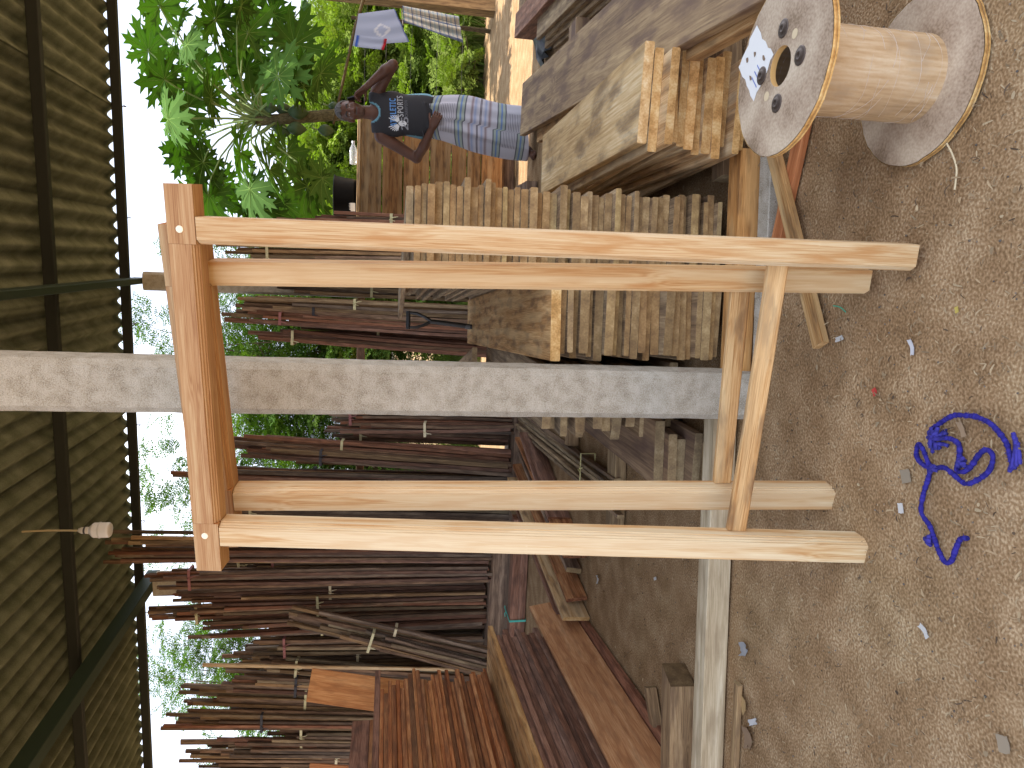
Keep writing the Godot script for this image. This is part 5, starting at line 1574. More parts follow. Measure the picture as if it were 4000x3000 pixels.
func build_person():
	var at := Vector3(2.275, 0.0, -6.12)
	var man := thing("person", "person in a dark sleeveless printed shirt and striped sarong, holding a phone to the ear", "person", at)
	man.basis = Basis(Vector3.UP, -0.28)
	var skin := Color(0.105, 0.047, 0.029)
	var skin_at := func(p: Vector3) -> Color:
		return skin * (1.0 + 0.12 * sin(p.x * 37.0 + p.y * 23.0) * sin(p.z * 41.0))
	var mb := MB.new()
	var b := Field.new(Vector3(-0.5, -0.02, -0.26), Vector3(0.52, 1.56, 0.34), 0.013)
	b.egg(Vector3(0, 0.95, 0), Vector3(0.16, 0.13, 0.11), 0.03)
	b.egg(Vector3(0, 1.07, 0.015), Vector3(0.148, 0.15, 0.112), 0.05)
	b.egg(Vector3(0, 1.23, 0.0), Vector3(0.166, 0.155, 0.108), 0.05)
	b.cap(Vector3(-0.14, 1.335, -0.015), 0.055, Vector3(0.14, 1.365, -0.015), 0.055, 0.04)
	b.cap(Vector3(0, 1.36, -0.012), 0.056, Vector3(0, 1.5, 0.012), 0.051, 0.03)
	# viewer's left arm: hand at the waist
	b.cap(Vector3(-0.185, 1.325, -0.005), 0.058, Vector3(-0.34, 1.02, -0.03), 0.042, 0.03)
	b.cap(Vector3(-0.34, 1.02, -0.03), 0.041, Vector3(-0.24, 0.965, 0.07), 0.04, 0.02)
	b.cap(Vector3(-0.24, 0.965, 0.07), 0.04, Vector3(-0.085, 0.90, 0.165), 0.027, 0.02)
	# viewer's right arm: raised, phone at the ear
	b.cap(Vector3(0.18, 1.36, -0.005), 0.055, Vector3(0.37, 1.235, 0.14), 0.041, 0.03)
	b.cap(Vector3(0.37, 1.235, 0.14), 0.04, Vector3(0.325, 1.30, 0.145), 0.039, 0.015)
	b.cap(Vector3(0.325, 1.30, 0.145), 0.039, Vector3(0.185, 1.455, 0.09), 0.026, 0.02)
	# legs and feet
	b.cap(Vector3(-0.085, 0.92, 0), 0.08, Vector3(-0.13, 0.5, 0.02), 0.055, 0.03)
	b.cap(Vector3(-0.13, 0.5, 0.02), 0.052, Vector3(-0.205, 0.085, -0.02), 0.034, 0.02)
	b.cap(Vector3(0.08, 0.92, 0), 0.08, Vector3(0.04, 0.5, 0.02), 0.055, 0.03)
	b.cap(Vector3(0.04, 0.5, 0.02), 0.052, Vector3(0.01, 0.085, -0.02), 0.034, 0.02)
	b.mesh_into(mb, skin_at)
	for ft in [[Vector3(-0.205, 0.0, -0.02), -0.35], [Vector3(0.01, 0.0, -0.02), 0.1]]:
		var o: Vector3 = ft[0]
		var d := Vector3(sin(ft[1]), 0, cos(ft[1]))
		var s := Vector3(d.z, 0, -d.x)
		var ff := Field.new(o + Vector3(-0.16, -0.012, -0.1), o + Vector3(0.16, 0.2, 0.26), 0.006)
		ff.cap(o + Vector3(0, 0.17, 0), 0.036, o + Vector3(0, 0.075, -0.005), 0.036, 0.01)
		ff.cap(o + Vector3(0, 0.036, -0.03), 0.035, o + d * 0.07 + Vector3(0, 0.045, 0), 0.036, 0.03)
		ff.cap(o + d * 0.06 + Vector3(0, 0.04, 0), 0.035, o + d * 0.15 + Vector3(0, 0.02, 0), 0.028, 0.02)
		ff.cap(o + d * 0.14 - s * 0.022 + Vector3(0, 0.018, 0), 0.018, o + d * 0.14 + s * 0.026 + Vector3(0, 0.016, 0), 0.017, 0.015)
		for k in 5:
			var q := o + d * (0.16 - 0.006 * k) + s * (-0.034 + 0.017 * k) * (1.0 if ft[1] < 0 else -1.0) * -1.0 + Vector3(0, 0.013, 0)
			ff.cap(q, 0.0105 if k else 0.014, q + d * (0.034 - 0.004 * k), 0.0085 if k else 0.0125, 0.004)
		ff.mesh_into(mb, skin_at)
	# head
	var grey_hair := Color(0.12, 0.115, 0.11)
	var H := Field.new(Vector3(-0.13, 1.43, -0.15), Vector3(0.13, 1.74, 0.16), 0.0052)
	H.egg(Vector3(0, 1.605, -0.012), Vector3(0.077, 0.098, 0.096), 0.0)
	H.egg(Vector3(0, 1.545, 0.03), Vector3(0.062, 0.078, 0.068), 0.03)
	H.egg(Vector3(0, 1.487, 0.055), Vector3(0.03, 0.024, 0.03), 0.025)
	H.cap(Vector3(0, 1.44, -0.005), 0.052, Vector3(0, 1.52, 0.0), 0.05, 0.025)
	H.cap(Vector3(-0.04, 1.607, 0.078), 0.012, Vector3(0.04, 1.607, 0.078), 0.012, 0.015)
	for sx in [-1.0, 1.0]:
		H.egg(Vector3(sx * 0.045, 1.555, 0.062), Vector3(0.024, 0.02, 0.024), 0.02)
		H.egg(Vector3(sx * 0.031, 1.588, 0.098), Vector3(0.017, 0.011, 0.016), 0.0, true)
		H.egg(Vector3(sx * 0.031, 1.587, 0.079), Vector3(0.0135, 0.0115, 0.012), 0.003)
		H.egg(Vector3(sx * 0.08, 1.575, -0.005), Vector3(0.011, 0.033, 0.021), 0.008)
		H.egg(Vector3(sx * 0.014, 1.548, 0.095), Vector3(0.011, 0.009, 0.011), 0.008)
	H.cap(Vector3(0, 1.598, 0.088), 0.009, Vector3(0, 1.552, 0.106), 0.013, 0.012)
	H.cap(Vector3(-0.022, 1.518, 0.083), 0.0075, Vector3(0.022, 1.518, 0.083), 0.0075, 0.008)
	H.cap(Vector3(-0.018, 1.507, 0.082), 0.0085, Vector3(0.018, 1.507, 0.082), 0.0085, 0.006)
	H.cap(Vector3(-0.026, 1.5125, 0.094), 0.0022, Vector3(0.026, 1.5125, 0.094), 0.0022, 0.0)
	var face_at := func(p: Vector3) -> Color:
		var c: Color = skin_at.call(p)
		for sx in [-1.0, 1.0]:
			var e := Vector2((p.x - sx * 0.031) / 0.012, (p.y - 1.587) / 0.0052)
			if p.z > 0.07 and e.length() < 1.0:
				return Color(0.02, 0.015, 0.012) if absf(p.x - sx * 0.031) < 0.0055 else Color(0.42, 0.38, 0.35)
			if p.z > 0.06 and absf(p.y - 1.611 + absf(p.x - sx * 0.034) * 0.18) < 0.006 and absf(p.x - sx * 0.034) < 0.022: return Color(0.03, 0.025, 0.022)
		if p.z > 0.075 and absf(p.y - 1.5285) < 0.0055 and absf(p.x) < 0.033: return Color(0.06, 0.05, 0.045)
		if p.z > 0.07 and absf(p.y - 1.512) < 0.011 and absf(p.x) < 0.024: return Color(0.085, 0.032, 0.026)
		if p.z > 0.03 and p.y < 1.515 and p.y > 1.46: return c.lerp(Color(0.09, 0.075, 0.065), 0.35)
		return c
	H.mesh_into(mb, face_at)
	# hands
	hand(mb, Vector3(-0.085, 0.90, 0.165), Vector3(0.86, -0.34, 0.36).normalized(), Vector3(0.28, -0.1, -0.95).normalized(), -1.0, [0.7, 0.8, 0.6], skin_at, Vector3(-0.125, 0.916, 0.141))
	hand(mb, Vector3(0.185, 1.455, 0.09), Vector3(-0.62, 0.72, -0.3).normalized(), Vector3(-0.72, -0.5, 0.45).normalized(), 1.0, [0.55, 0.9, 0.7], skin_at, Vector3(0.213, 1.424, 0.102))
	put("body", mb.mesh([M["skin"]]), man)
	# hair
	var hf := Field.new(Vector3(-0.12, 1.5, -0.14), Vector3(0.12, 1.74, 0.14), 0.0055)
	hf.egg(Vector3(0, 1.608, -0.014), Vector3(0.0845, 0.106, 0.103), 0.0)
	hf.clip(func(p: Vector3) -> float:
		var line := 1.655 if p.z > 0.03 else lerpf(1.655, 1.545, clampf((0.03 - p.z) / 0.06, 0, 1))
		return (line + 0.006 * sin(p.x * 160.0)) - p.y)
	var hm := MB.new()
	hf.mesh_into(hm, func(p: Vector3) -> Color: return grey_hair * (1.0 + 0.5 * sin(p.x * 310.0) * sin(p.z * 280.0 + p.y * 190.0)))
	put("hair", hm.mesh([M["cloth_plain"] if M.has("cloth_plain") else M["plain"]]), man)
	# sleeveless shirt
	var sf := Field.new(Vector3(-0.27, 0.86, -0.2), Vector3(0.27, 1.46, 0.22), 0.0095)
	sf.egg(Vector3(0.0, 0.95, 0.005), Vector3(0.185, 0.14, 0.135), 0.03)
	sf.egg(Vector3(0.0, 1.06, 0.018), Vector3(0.172, 0.16, 0.132), 0.06)
	sf.egg(Vector3(0.0, 1.23, 0.002), Vector3(0.186, 0.165, 0.125), 0.05)
	sf.cap(Vector3(-0.135, 1.342, -0.015), 0.066, Vector3(0.135, 1.368, -0.015), 0.066, 0.04)
	sf.cap(Vector3(-0.16, 0.92, 0.13), 0.012, Vector3(0.1, 0.97, 0.135), 0.006, 0.02)
	sf.cap(Vector3(-0.17, 0.97, 0.11), 0.01, Vector3(0.02, 1.02, 0.14), 0.004, 0.02)
	sf.shape(Vector3(0, 1.42, -0.02), 0.075, Vector3(0, 1.40, 0.12), 0.052, 0.0, Vector3.ZERO, true)
	sf.shape(Vector3(0, 1.44, -0.02), 0.08, Vector3(0, 1.48, -0.02), 0.09, 0.0, Vector3.ZERO, true)
	sf.shape(Vector3(-0.235, 1.36, -0.01), 0.085, Vector3(-0.255, 1.18, -0.01), 0.07, 0.0, Vector3.ZERO, true)
	sf.shape(Vector3(0.245, 1.4, 0.01), 0.085, Vector3(0.25, 1.22, 0.03), 0.065, 0.0, Vector3.ZERO, true)
	sf.clip(func(p: Vector3) -> float: return (0.895 + 0.012 * sin(p.x * 22.0)) - p.y)
	var cm := MB.new()
	var charcoal := Color(0.032, 0.032, 0.036)
	var trim := Color(0.16, 0.34, 0.42)
	sf.mesh_into(cm, func(p: Vector3) -> Color:
		# bound edge round the neck, pale piping at the side seams
		var nd := p.distance_to(Vector3(0, clampf(p.y, 1.40, 1.42), clampf(p.z, -0.02, 0.12))) - lerpf(0.075, 0.052, clampf((p.z + 0.02) / 0.14, 0, 1))
		if p.y > 1.33 and nd < 0.014: return trim
		if absf(absf(p.x) - 0.172) < 0.012 and p.y < 1.12 and absf(p.z - 0.02) < 0.05: return trim
		return charcoal)
	var shirt := put("shirt", cm.mesh([M["plain"]]), man)
	tag(shirt, "charcoal sleeveless shirt with pale blue neckband and lettering", "")
	shirt_print(shirt, sf)
	sarong(man)
	var ph := MB.new()
	ph.box(Vector3.ZERO, Vector3(0.026, 0.055, 0.006), Color(0.015, 0.015, 0.018), Basis.IDENTITY)
	var phone := put("phone", ph.mesh([M["plastic"]]))
	phone.transform = man.transform * Transform3D(Basis(Vector3(0.35, 0.3, 0.88).normalized(), Vector3(-0.3, 0.92, -0.2).normalized(), Vector3(0.35, 0.3, 0.88).cross(Vector3(-0.3, 0.92, -0.2)).normalized()).orthonormalized(), Vector3(0.104, 1.548, 0.03))
	tag(phone, "small dark phone held against the person's ear", "phone")

func shirt_print(shirt: Node3D, sf: Field):
	# lettering bent onto the chest
	var font := SystemFont.new()
	font.font_names = PackedStringArray(["Droid Sans"])
	font.font_weight = 700
	var lines := [["ATHLETIC", 0.225, 0.052, Vector2(-0.104, 1.197), Color(0.13, 0.3, 0.62)], ["SPORTS", 0.168, 0.05, Vector2(-0.022, 1.142), Color(0.42, 0.43, 0.45)], ["25", 0.10, 0.062, Vector2(-0.122, 1.098), Color(0.24, 0.25, 0.27)], ["CHAMPION", 0.13, 0.026, Vector2(-0.02, 1.106), Color(0.13, 0.135, 0.15)]]
	for l in lines:
		var tm := TextMesh.new()
		tm.font = font
		tm.text = l[0]
		tm.font_size = 64
		tm.pixel_size = 0.001
		tm.depth = 0.0
		tm.horizontal_alignment = HORIZONTAL_ALIGNMENT_LEFT
		tm.vertical_alignment = VERTICAL_ALIGNMENT_BOTTOM
		var ar := tm.get_mesh_arrays() if tm.get_surface_count() == 0 else tm.surface_get_arrays(0)
		var v: PackedVector3Array = ar[Mesh.ARRAY_VERTEX]
		if v.size() == 0: continue
		var a := v[0]
		var z := v[0]
		for p in v:
			a = Vector3(minf(a.x, p.x), minf(a.y, p.y), 0)
			z = Vector3(maxf(z.x, p.x), maxf(z.y, p.y), 0)
		var mb := MB.new()
		var idx: PackedInt32Array = ar[Mesh.ARRAY_INDEX]
		for p in v:
			var q := Vector2((p.x - a.x) / (z.x - a.x) * l[1], (p.y - a.y) / (z.y - a.y) * l[2])
			var w: Vector2 = l[3] + q.rotated(0.06)
			mb.vert(on_chest(sf, w), Vector3(0, 0, 1), q, l[4])
		if idx.size() > 0:
			for i in range(0, idx.size(), 3): mb.face(idx[i], idx[i + 1], idx[i + 2])
		else:
			for i in range(0, v.size() - 2, 3): mb.face(i, i + 1, i + 2)
		put("lettering", mb.mesh([M["plain"]]), shirt)
	# winged emblem over the lettering
	var em := MB.new()
	for side in [-1.0, 1.0]:
		for k in 6:
			var a: float = (0.25 + 0.2 * k)
			var o := Vector2(-0.075 + side * 0.006, 1.175)
			var d := Vector2(side * cos(a), sin(a))
			var s := Vector2(-d.y, d.x) * 0.0045
			var len := 0.05 + 0.008 * k
			var ids := []
			for p in [o + d * 0.012 - s, o + d * 0.012 + s, o + d * len + s * 0.7, o + d * (len + 0.006), o + d * len - s * 0.7]:
				ids.append(em.vert(on_chest(sf, p) + Vector3(0, 0, 0.0006), Vector3(0, 0, 1), p, Color(0.68, 0.7, 0.72)))
			for j in range(1, 4): em.face(ids[0], ids[j], ids[j + 1])
	var c0 := []
	for k in 12:
		var a := TAU * k / 12.0
		var p := Vector2(-0.075 + cos(a) * 0.022, 1.15 + sin(a) * 0.035)
		c0.append(em.vert(on_chest(sf, p) + Vector3(0, 0, 0.0006), Vector3(0, 0, 1), p, Color(0.68, 0.7, 0.72)))
	for j in range(1, 11): em.face(c0[0], c0[j], c0[j + 1])
	put("emblem", em.mesh([M["plain"]]), shirt)

func on_chest(sf: Field, w: Vector2) -> Vector3:
	var z := 0.2
	while z > 0.0 and sf.val(Vector3(w.x, w.y, z)) > 0.0: z -= 0.002
	return Vector3(w.x, w.y, z + 0.0035)

func sarong(man: Node3D):
	var h := 512
	var im := Image.create(64, h, false, Image.FORMAT_RGB8)
	for y in h:
		var t := float(y) / h * 1030.0
		var c := Color(0.76, 0.75, 0.77)
		var blue := Color(0.57, 0.62, 0.74)
		var brown := Color(0.53, 0.46, 0.46)
		for q in [[60.0, 34.0, blue], [125.0, 34.0, brown], [930.0, 36.0, blue], [880.0, 30.0, brown]]:
			c = c.lerp(q[2], clampf(1.0 - absf(t - q[0]) / q[1], 0, 1) * 0.85)
		for q in [[240.0, 385.0], [640.0, 785.0]]:
			if t > q[0] and t < q[1]:
				c = Color(0.63, 0.67, 0.62)
				if t < q[0] + 20.0 or t > q[1] - 20.0: c = Color(0.4, 0.41, 0.43)
				elif absf(t - (q[0] + q[1]) / 2.0) < 13.0: c = Color(0.45, 0.54, 0.7)
		if (t > 1000.0 and t < 1012.0) or (t > 1018.0 and t < 1030.0): c = Color(0.33, 0.29, 0.32)
		for x in 64:
			var k := c
			if t > 395.0 and t < 630.0 and x > 18 and x < 46 and int(t / 13.0) % 2 == 0: k = c * 0.72
			im.set_pixel(x, y, k)
	mat("sarong_stripes", Color.WHITE, 0.95, im, Vector3(1.6, 1.87, 1), 0.0, 0.2)
	var mb := MB.new()
	var nu := 96
	var nv := 60
	for j in nv + 1:
		var v := float(j) / nv
		var cx := lerpf(0.0, -0.075, smoothstep(0.1, 0.9, v))
		var rx := lerpf(0.172, 0.228, smoothstep(0.0, 0.5, v))
		var rz := lerpf(0.132, 0.165, smoothstep(0.0, 0.6, v))
		for i in nu + 1:
			var a := TAU * i / nu
			var front := maxf(0.0, sin(a))
			var y := lerpf(0.93, 0.085 + 0.035 * cos(a), v)
			var gather := Vector2(cos(a) * 1.0 - 0.05, 1.0)
			var ph := a * 7.0 + v * 1.6
			var fold := (sin(ph) * 0.012 + sin(a * 13.0 + v * 3.0) * 0.006) * (0.35 + 0.9 * (1.0 - v)) * front
			# big diagonal drape from the fist outwards
			var dr := cos(a) * rx
			fold += 0.022 * front * exp(-pow((dr + 0.02 - v * 0.10) / 0.025, 2.0)) * (1.0 - v * 0.4)
			fold += 0.014 * front * exp(-pow((dr + 0.05 + v * 0.08) / 0.02, 2.0))
			var p := Vector3(cx + cos(a) * (rx + fold), y, sin(a) * (rz + fold))
			var slant := 0.06 * sin(a * 1.0) * (1.0 - v) + (0.05 * v if cos(a) < -0.05 else 0.0)
			mb.vert(p, Vector3(cos(a) / rx, 0.0, sin(a) / rz).normalized(), Vector2(a * 0.2, (1.0 - y) + slant), Color(0.92, 0.92, 0.95))
	for j in nv:
		for i in nu:
			var q := j * (nu + 1) + i
			mb.face(q, q + 1, q + nu + 2)
			mb.face(q, q + nu + 2, q + nu + 1)
	# normals from the folded surface
	var s = mb.surf[0]
	var acc := PackedVector3Array()
	acc.resize(s[0].size())
	for k in range(0, s[4].size(), 3):
		var n: Vector3 = (s[0][s[4][k + 2]] - s[0][s[4][k]]).cross(s[0][s[4][k + 1]] - s[0][s[4][k]])
		for q in 3: acc[s[4][k + q]] += n
	for k in acc.size(): s[1][k] = acc[k].normalized()
	var o := put("sarong", mb.mesh([M["sarong_stripes"]]), man)
	M["sarong_stripes"].cull_mode = BaseMaterial3D.CULL_DISABLED
	tag(o, "pale sarong with blue and grey-green stripes", "")

# ---------------------------------------------------------------- small things on the ground

const ROPE := [Vector3(-0.158, 0.007, -1.231), Vector3(-0.130, 0.007, -1.239), Vector3(-0.102, 0.007, -1.251), Vector3(-0.070, 0.007, -1.285), Vector3(-0.057, 0.007, -1.321), Vector3(-0.055, 0.007, -1.353), Vector3(-0.057, 0.007, -1.388), Vector3(-0.078, 0.007, -1.428), Vector3(-0.098, 0.007, -1.455), Vector3(-0.113, 0.007, -1.443), Vector3(-0.110, 0.007, -1.423), Vector3(-0.109, 0.007, -1.391), Vector3(-0.122, 0.007, -1.369), Vector3(-0.156, 0.007, -1.369), Vector3(-0.176, 0.007, -1.375), Vector3(-0.178, 0.007, -1.356), Vector3(-0.163, 0.007, -1.335), Vector3(-0.136, 0.007, -1.315), Vector3(-0.124, 0.007, -1.296), Vector3(-0.137, 0.007, -1.280), Vector3(-0.170, 0.007, -1.291), Vector3(-0.197, 0.007, -1.330), Vector3(-0.202, 0.007, -1.355), Vector3(-0.186, 0.007, -1.385), Vector3(-0.175, 0.007, -1.412), Vector3(-0.181, 0.007, -1.444), Vector3(-0.174, 0.007, -1.478), Vector3(-0.156, 0.007, -1.496), Vector3(-0.131, 0.007, -1.491), Vector3(-0.133, 0.007, -1.474), Vector3(-0.155, 0.007, -1.457), Vector3(-0.191, 0.007, -1.454), Vector3(-0.244, 0.007, -1.472), Vector3(-0.288, 0.007, -1.478), Vector3(-0.315, 0.007, -1.451), Vector3(-0.341, 0.007, -1.437), Vector3(-0.366, 0.007, -1.423), Vector3(-0.387, 0.007, -1.404), Vector3(-0.380, 0.007, -1.386), Vector3(-0.351, 0.007, -1.374), Vector3(-0.326, 0.007, -1.361), Vector3(-0.320, 0.007, -1.341)]
const TASSEL := [Vector3(-0.093, 0.007, -1.227), Vector3(-0.110, 0.007, -1.225), Vector3(-0.128, 0.007, -1.225), Vector3(-0.155, 0.007, -1.228)]

func build_small_things():
	blue_rope()
	chips()
	shovel()
	litter()

func curve_points(ps: Array, step: float) -> PackedVector3Array:
	var c := Curve3D.new()
	for i in ps.size():
		var a: Vector3 = ps[maxi(0, i - 1)]
		var b: Vector3 = ps[mini(ps.size() - 1, i + 1)]
		var t := (b - a) / 6.0
		c.add_point(ps[i], -t, t)
	c.bake_interval = step
	return c.get_baked_points()

func rope_tube(mb: MB, pts: PackedVector3Array, r: float, col: Color, sides := 7):
	var rnd := RandomNumberGenerator.new()
	rnd.seed = pts.size()
	var rad := PackedFloat32Array()
	var cols := PackedColorArray()
	for i in pts.size():
		rad.append(r * rnd.randf_range(0.8, 1.15))
		cols.append(col * rnd.randf_range(0.65, 1.35))
	mb.tube(pts, rad, sides, col, true, cols)
	# loose fibres
	for i in range(1, pts.size() - 1):
		for k in 2:
			var d := Vector3(rnd.randfn(), absf(rnd.randfn()) * 0.6, rnd.randfn()).normalized()
			var p := pts[i] + d * r * 0.9
			mb.tube(PackedVector3Array([p, p + d * r * rnd.randf_range(0.3, 0.8) + (pts[i + 1] - pts[i]) * 0.5]), PackedFloat32Array([0.0006, 0.0003]), 3, col * 1.2, false)

func shovel():
	var s := thing("shovel", "black D-shaped spade handle sticking up behind the low board stack", "shovel", Vector3(0.39, 0.72, -4.62))
	var black := Color(0.02, 0.02, 0.022)
	var mb := MB.new()
	mb.tube(PackedVector3Array([Vector3(-0.02, -0.02, 0), Vector3(0.0, 0.17, 0), Vector3(0.008, 0.26, 0)]), PackedFloat32Array([0.016, 0.016, 0.014]), 12, black)
	mb.tube(PackedVector3Array([Vector3(-0.021, 0.0, 0), Vector3(-0.0175, 0.03, 0)]), PackedFloat32Array([0.0175, 0.0175]), 12, Color(0.12, 0.12, 0.12))
	put("shaft", mb.mesh([M["plastic"]]), s)
	mb = MB.new()
	for sx in [-1.0, 1.0]:
		mb.tube(PackedVector3Array([Vector3(0.008, 0.25, 0), Vector3(0.01 + sx * 0.028, 0.30, 0), Vector3(0.012 + sx * 0.045, 0.345, 0), Vector3(0.013 + sx * 0.047, 0.395, 0)]), PackedFloat32Array([0.012, 0.01, 0.01, 0.01]), 10, black)
	mb.tube(PackedVector3Array([Vector3(-0.045, 0.4, 0), Vector3(0.07, 0.4, 0)]), PackedFloat32Array([0.014, 0.014]), 12, black)
	put("grip", mb.mesh([M["plastic"]]), s)

func chips():
	# shavings and chips, thicker near the timber
	var r := RandomNumberGenerator.new()
	r.seed = 55
	var kinds := []
	for k in 4:
		var mb := MB.new()
		var n := 4
		var prev := Vector3.ZERO
		var w: float = [0.12, 0.22, 0.08, 0.4][k]
		for i in n:
			var t0 := float(i) / n
			var t1 := float(i + 1) / n
			var p0 := Vector3(t0 - 0.5, 0.05 + 0.16 * sin(t0 * PI) * (k % 3), 0.05 * sin(t0 * 3.0) * (k % 2))
			var p1 := Vector3(t1 - 0.5, 0.05 + 0.16 * sin(t1 * PI) * (k % 3), 0.05 * sin(t1 * 3.0) * (k % 2))
			var w0 := w * (0.5 + 0.5 * sin(t0 * PI + 0.2))
			var w1 := w * (0.5 + 0.5 * sin(t1 * PI + 0.2))
			mb.quad(p0 - Vector3(0, 0, w0), p0 + Vector3(0, 0, w0), p1 + Vector3(0, 0.03, w1), p1 - Vector3(0, -0.03, w1), Vector3.UP)
		kinds.append(mb.mesh([M["chip"] if M.has("chip") else M["plain"]]))
	var counts := [6500, 1900, 6500, 1200]
	for k in 4:
		var mm := MultiMesh.new()
		mm.transform_format = MultiMesh.TRANSFORM_3D
		mm.use_colors = true
		mm.mesh = kinds[k]
		mm.instance_count = counts[k]
		for i in counts[k]:
			var z := -0.85 - absf(r.randfn()) * 1.7
			if r.randf() < 0.35: z = r.randf_range(-3.6, -0.9)
			var x := r.randf_range(-1.0, 1.0) * (0.75 - z * 0.55)
			var size := exp(r.randf_range(log(0.003), log(0.02))) * (1.4 if k == 2 else (0.6 if k == 3 else 0.9))
			var b := Basis(Vector3.UP, r.randf() * TAU) * Basis(Vector3.RIGHT, r.randf_range(-0.5, 0.5))
			mm.set_instance_transform(i, Transform3D(b.scaled(Vector3.ONE * size), Vector3(x, 0.0005, z)))
			var tone := r.randf_range(0.55, 1.15)
			var c := Color(0.36, 0.25, 0.14).lerp(Color(0.46, 0.36, 0.22), r.randf() ** 2) * tone
			if r.randf() < 0.12: c = Color(0.12, 0.08, 0.05) * tone
			mm.set_instance_color(i, c)
		var o := MultiMeshInstance3D.new()
		o.multimesh = mm
		o.name = numbered("wood_shavings")
		add_child(o)
		tag(o, ["thin straw-coloured wood slivers scattered over the soil", "curled wood shavings scattered over the soil", "fine long wood splinters scattered over the soil", "broad flat wood chips scattered over the soil"][k], "shavings", "", "stuff")
	# grit
	var gm := MB.new()
	gm.lathe(PackedVector2Array([Vector2(0.0, -0.5), Vector2(0.45, -0.2), Vector2(0.5, 0.1), Vector2(0.3, 0.4), Vector2(0.0, 0.5)]), 6, Color.WHITE)
	var mg := MultiMesh.new()
	mg.transform_format = MultiMesh.TRANSFORM_3D
	mg.use_colors = true
	mg.mesh = gm.mesh([M["plain"]])
	mg.instance_count = 3500
	for i in 3500:
		var z := -0.85 - absf(r.randfn()) * 1.9
		var x := r.randf_range(-1.0, 1.0) * (0.75 - z * 0.6)
		var size := exp(r.randf_range(log(0.0015), log(0.006)))
		mg.set_instance_transform(i, Transform3D(Basis(Vector3(r.randf() + 0.1, r.randf(), r.randf()).normalized(), r.randf() * TAU).scaled(Vector3(size, size * 0.7, size * r.randf_range(0.7, 1.3))), Vector3(x, -0.002, z)))
		var t := r.randf_range(0.5, 1.2)
		mg.set_instance_color(i, Color(0.2, 0.155, 0.11).lerp(Color(0.12, 0.12, 0.125), r.randf() * 0.7) * t)
	var g := MultiMeshInstance3D.new()
	g.multimesh = mg
	g.name = "grit"
	add_child(g)
	tag(g, "small grit and soil crumbs scattered on the ground", "grit", "", "stuff")

func blue_rope():
	var blue := Color(0.035, 0.03, 0.22)
	var t := thing("blue_rope", "length of fuzzy blue rope lying in loops on the soil", "rope", Vector3(-0.2, 0.0, -1.43))
	var o := t.position
	var ps := []
	for p in ROPE: ps.append(p - o)
	# where it crosses itself it runs over
	ps[30] += Vector3(0, 0.008, 0)
	ps[29] += Vector3(0, 0.006, 0)
	ps[10] += Vector3(0, 0.006, 0)
	var mb := MB.new()
	rope_tube(mb, curve_points(ps, 0.006), 0.0058, blue)
	put("strand", mb.mesh([M["cloth_plain"] if M.has("cloth_plain") else M["plain"]]), t)
	mb = MB.new()
	for k in 5:
		var ts := []
		for i in TASSEL.size(): ts.append(TASSEL[i] - o + Vector3((k - 2) * 0.0045, 0.002 * (k % 2), (k - 2) * 0.003 * (i - 1)))
		rope_tube(mb, curve_points(ts, 0.006), 0.0042, blue * 1.1)
	put("frayed_end", mb.mesh([M["plain"]]), t)
	var rnd := RandomNumberGenerator.new()
	rnd.seed = 8
	for q in [[Vector3(-0.115, 0.012, -1.429), 0.022, 10], [Vector3(-0.160, 0.011, -1.360), 0.009, 4], [Vector3(-0.347, 0.011, -1.448), 0.009, 4], [Vector3(-0.183, 0.011, -1.435), 0.009, 4]]:
		mb = MB.new()
		var c: Vector3 = q[0] - o
		for k in int(q[2]):
			var a: Vector3 = Vector3(rnd.randfn(), rnd.randfn() * 0.3, rnd.randfn()).normalized() * q[1]
			var b: Vector3 = Vector3(rnd.randfn(), rnd.randfn() * 0.3, rnd.randfn()).normalized() * q[1]
			rope_tube(mb, curve_points([c + a, c + Vector3(0, 0.006, 0) + (a + b) * 0.3, c + b, c + b * 1.4 - Vector3(0, 0.004, 0)], 0.006), 0.0048, blue)
		put("knot", mb.mesh([M["plain"]]), t)

func scrap(called: String, label: String, category: String, at: Vector3, size: Vector2, turn: float, col: Color, seed_: int, curl := 0.3, mat_ := "plain", group := ""):
	# a bent, ragged scrap of paper, leaf or plastic with a little thickness
	var r := RandomNumberGenerator.new()
	r.seed = seed_
	var mb := MB.new()
	var n := 6
	for side in 2:
		for j in n:
			for i in n:
				var u := float(i) / (n - 1) - 0.5
				var v := float(j) / (n - 1) - 0.5
				var rr := 1.0 if (i > 0 and j > 0 and i < n - 1 and j < n - 1) else r.randf_range(0.88, 1.04)
				if side == 1:
					var q: Vector3 = mb.surf[0][0][j * n + i]
					mb.vert(q + Vector3(0, 0.0009, 0), Vector3.UP, Vector2(u, v), col)
				else:
					var y := 0.001 + absf(u * v) * curl * size.x + r.randf_range(0, 1) * curl * size.y * 0.25
					mb.vert(Vector3(u * size.x * rr, y, v * size.y * rr), Vector3.DOWN, Vector2(u, v), col)
		for j in n - 1:
			for i in n - 1:
				var q := side * n * n + j * n + i
				mb.face(q, q + 1, q + n + 1)
				mb.face(q, q + n + 1, q + n)
	var o := put(called, mb.mesh([M[mat_]]))
	o.transform = Transform3D(Basis(Vector3.UP, turn), at)
	tag(o, label, category, group)

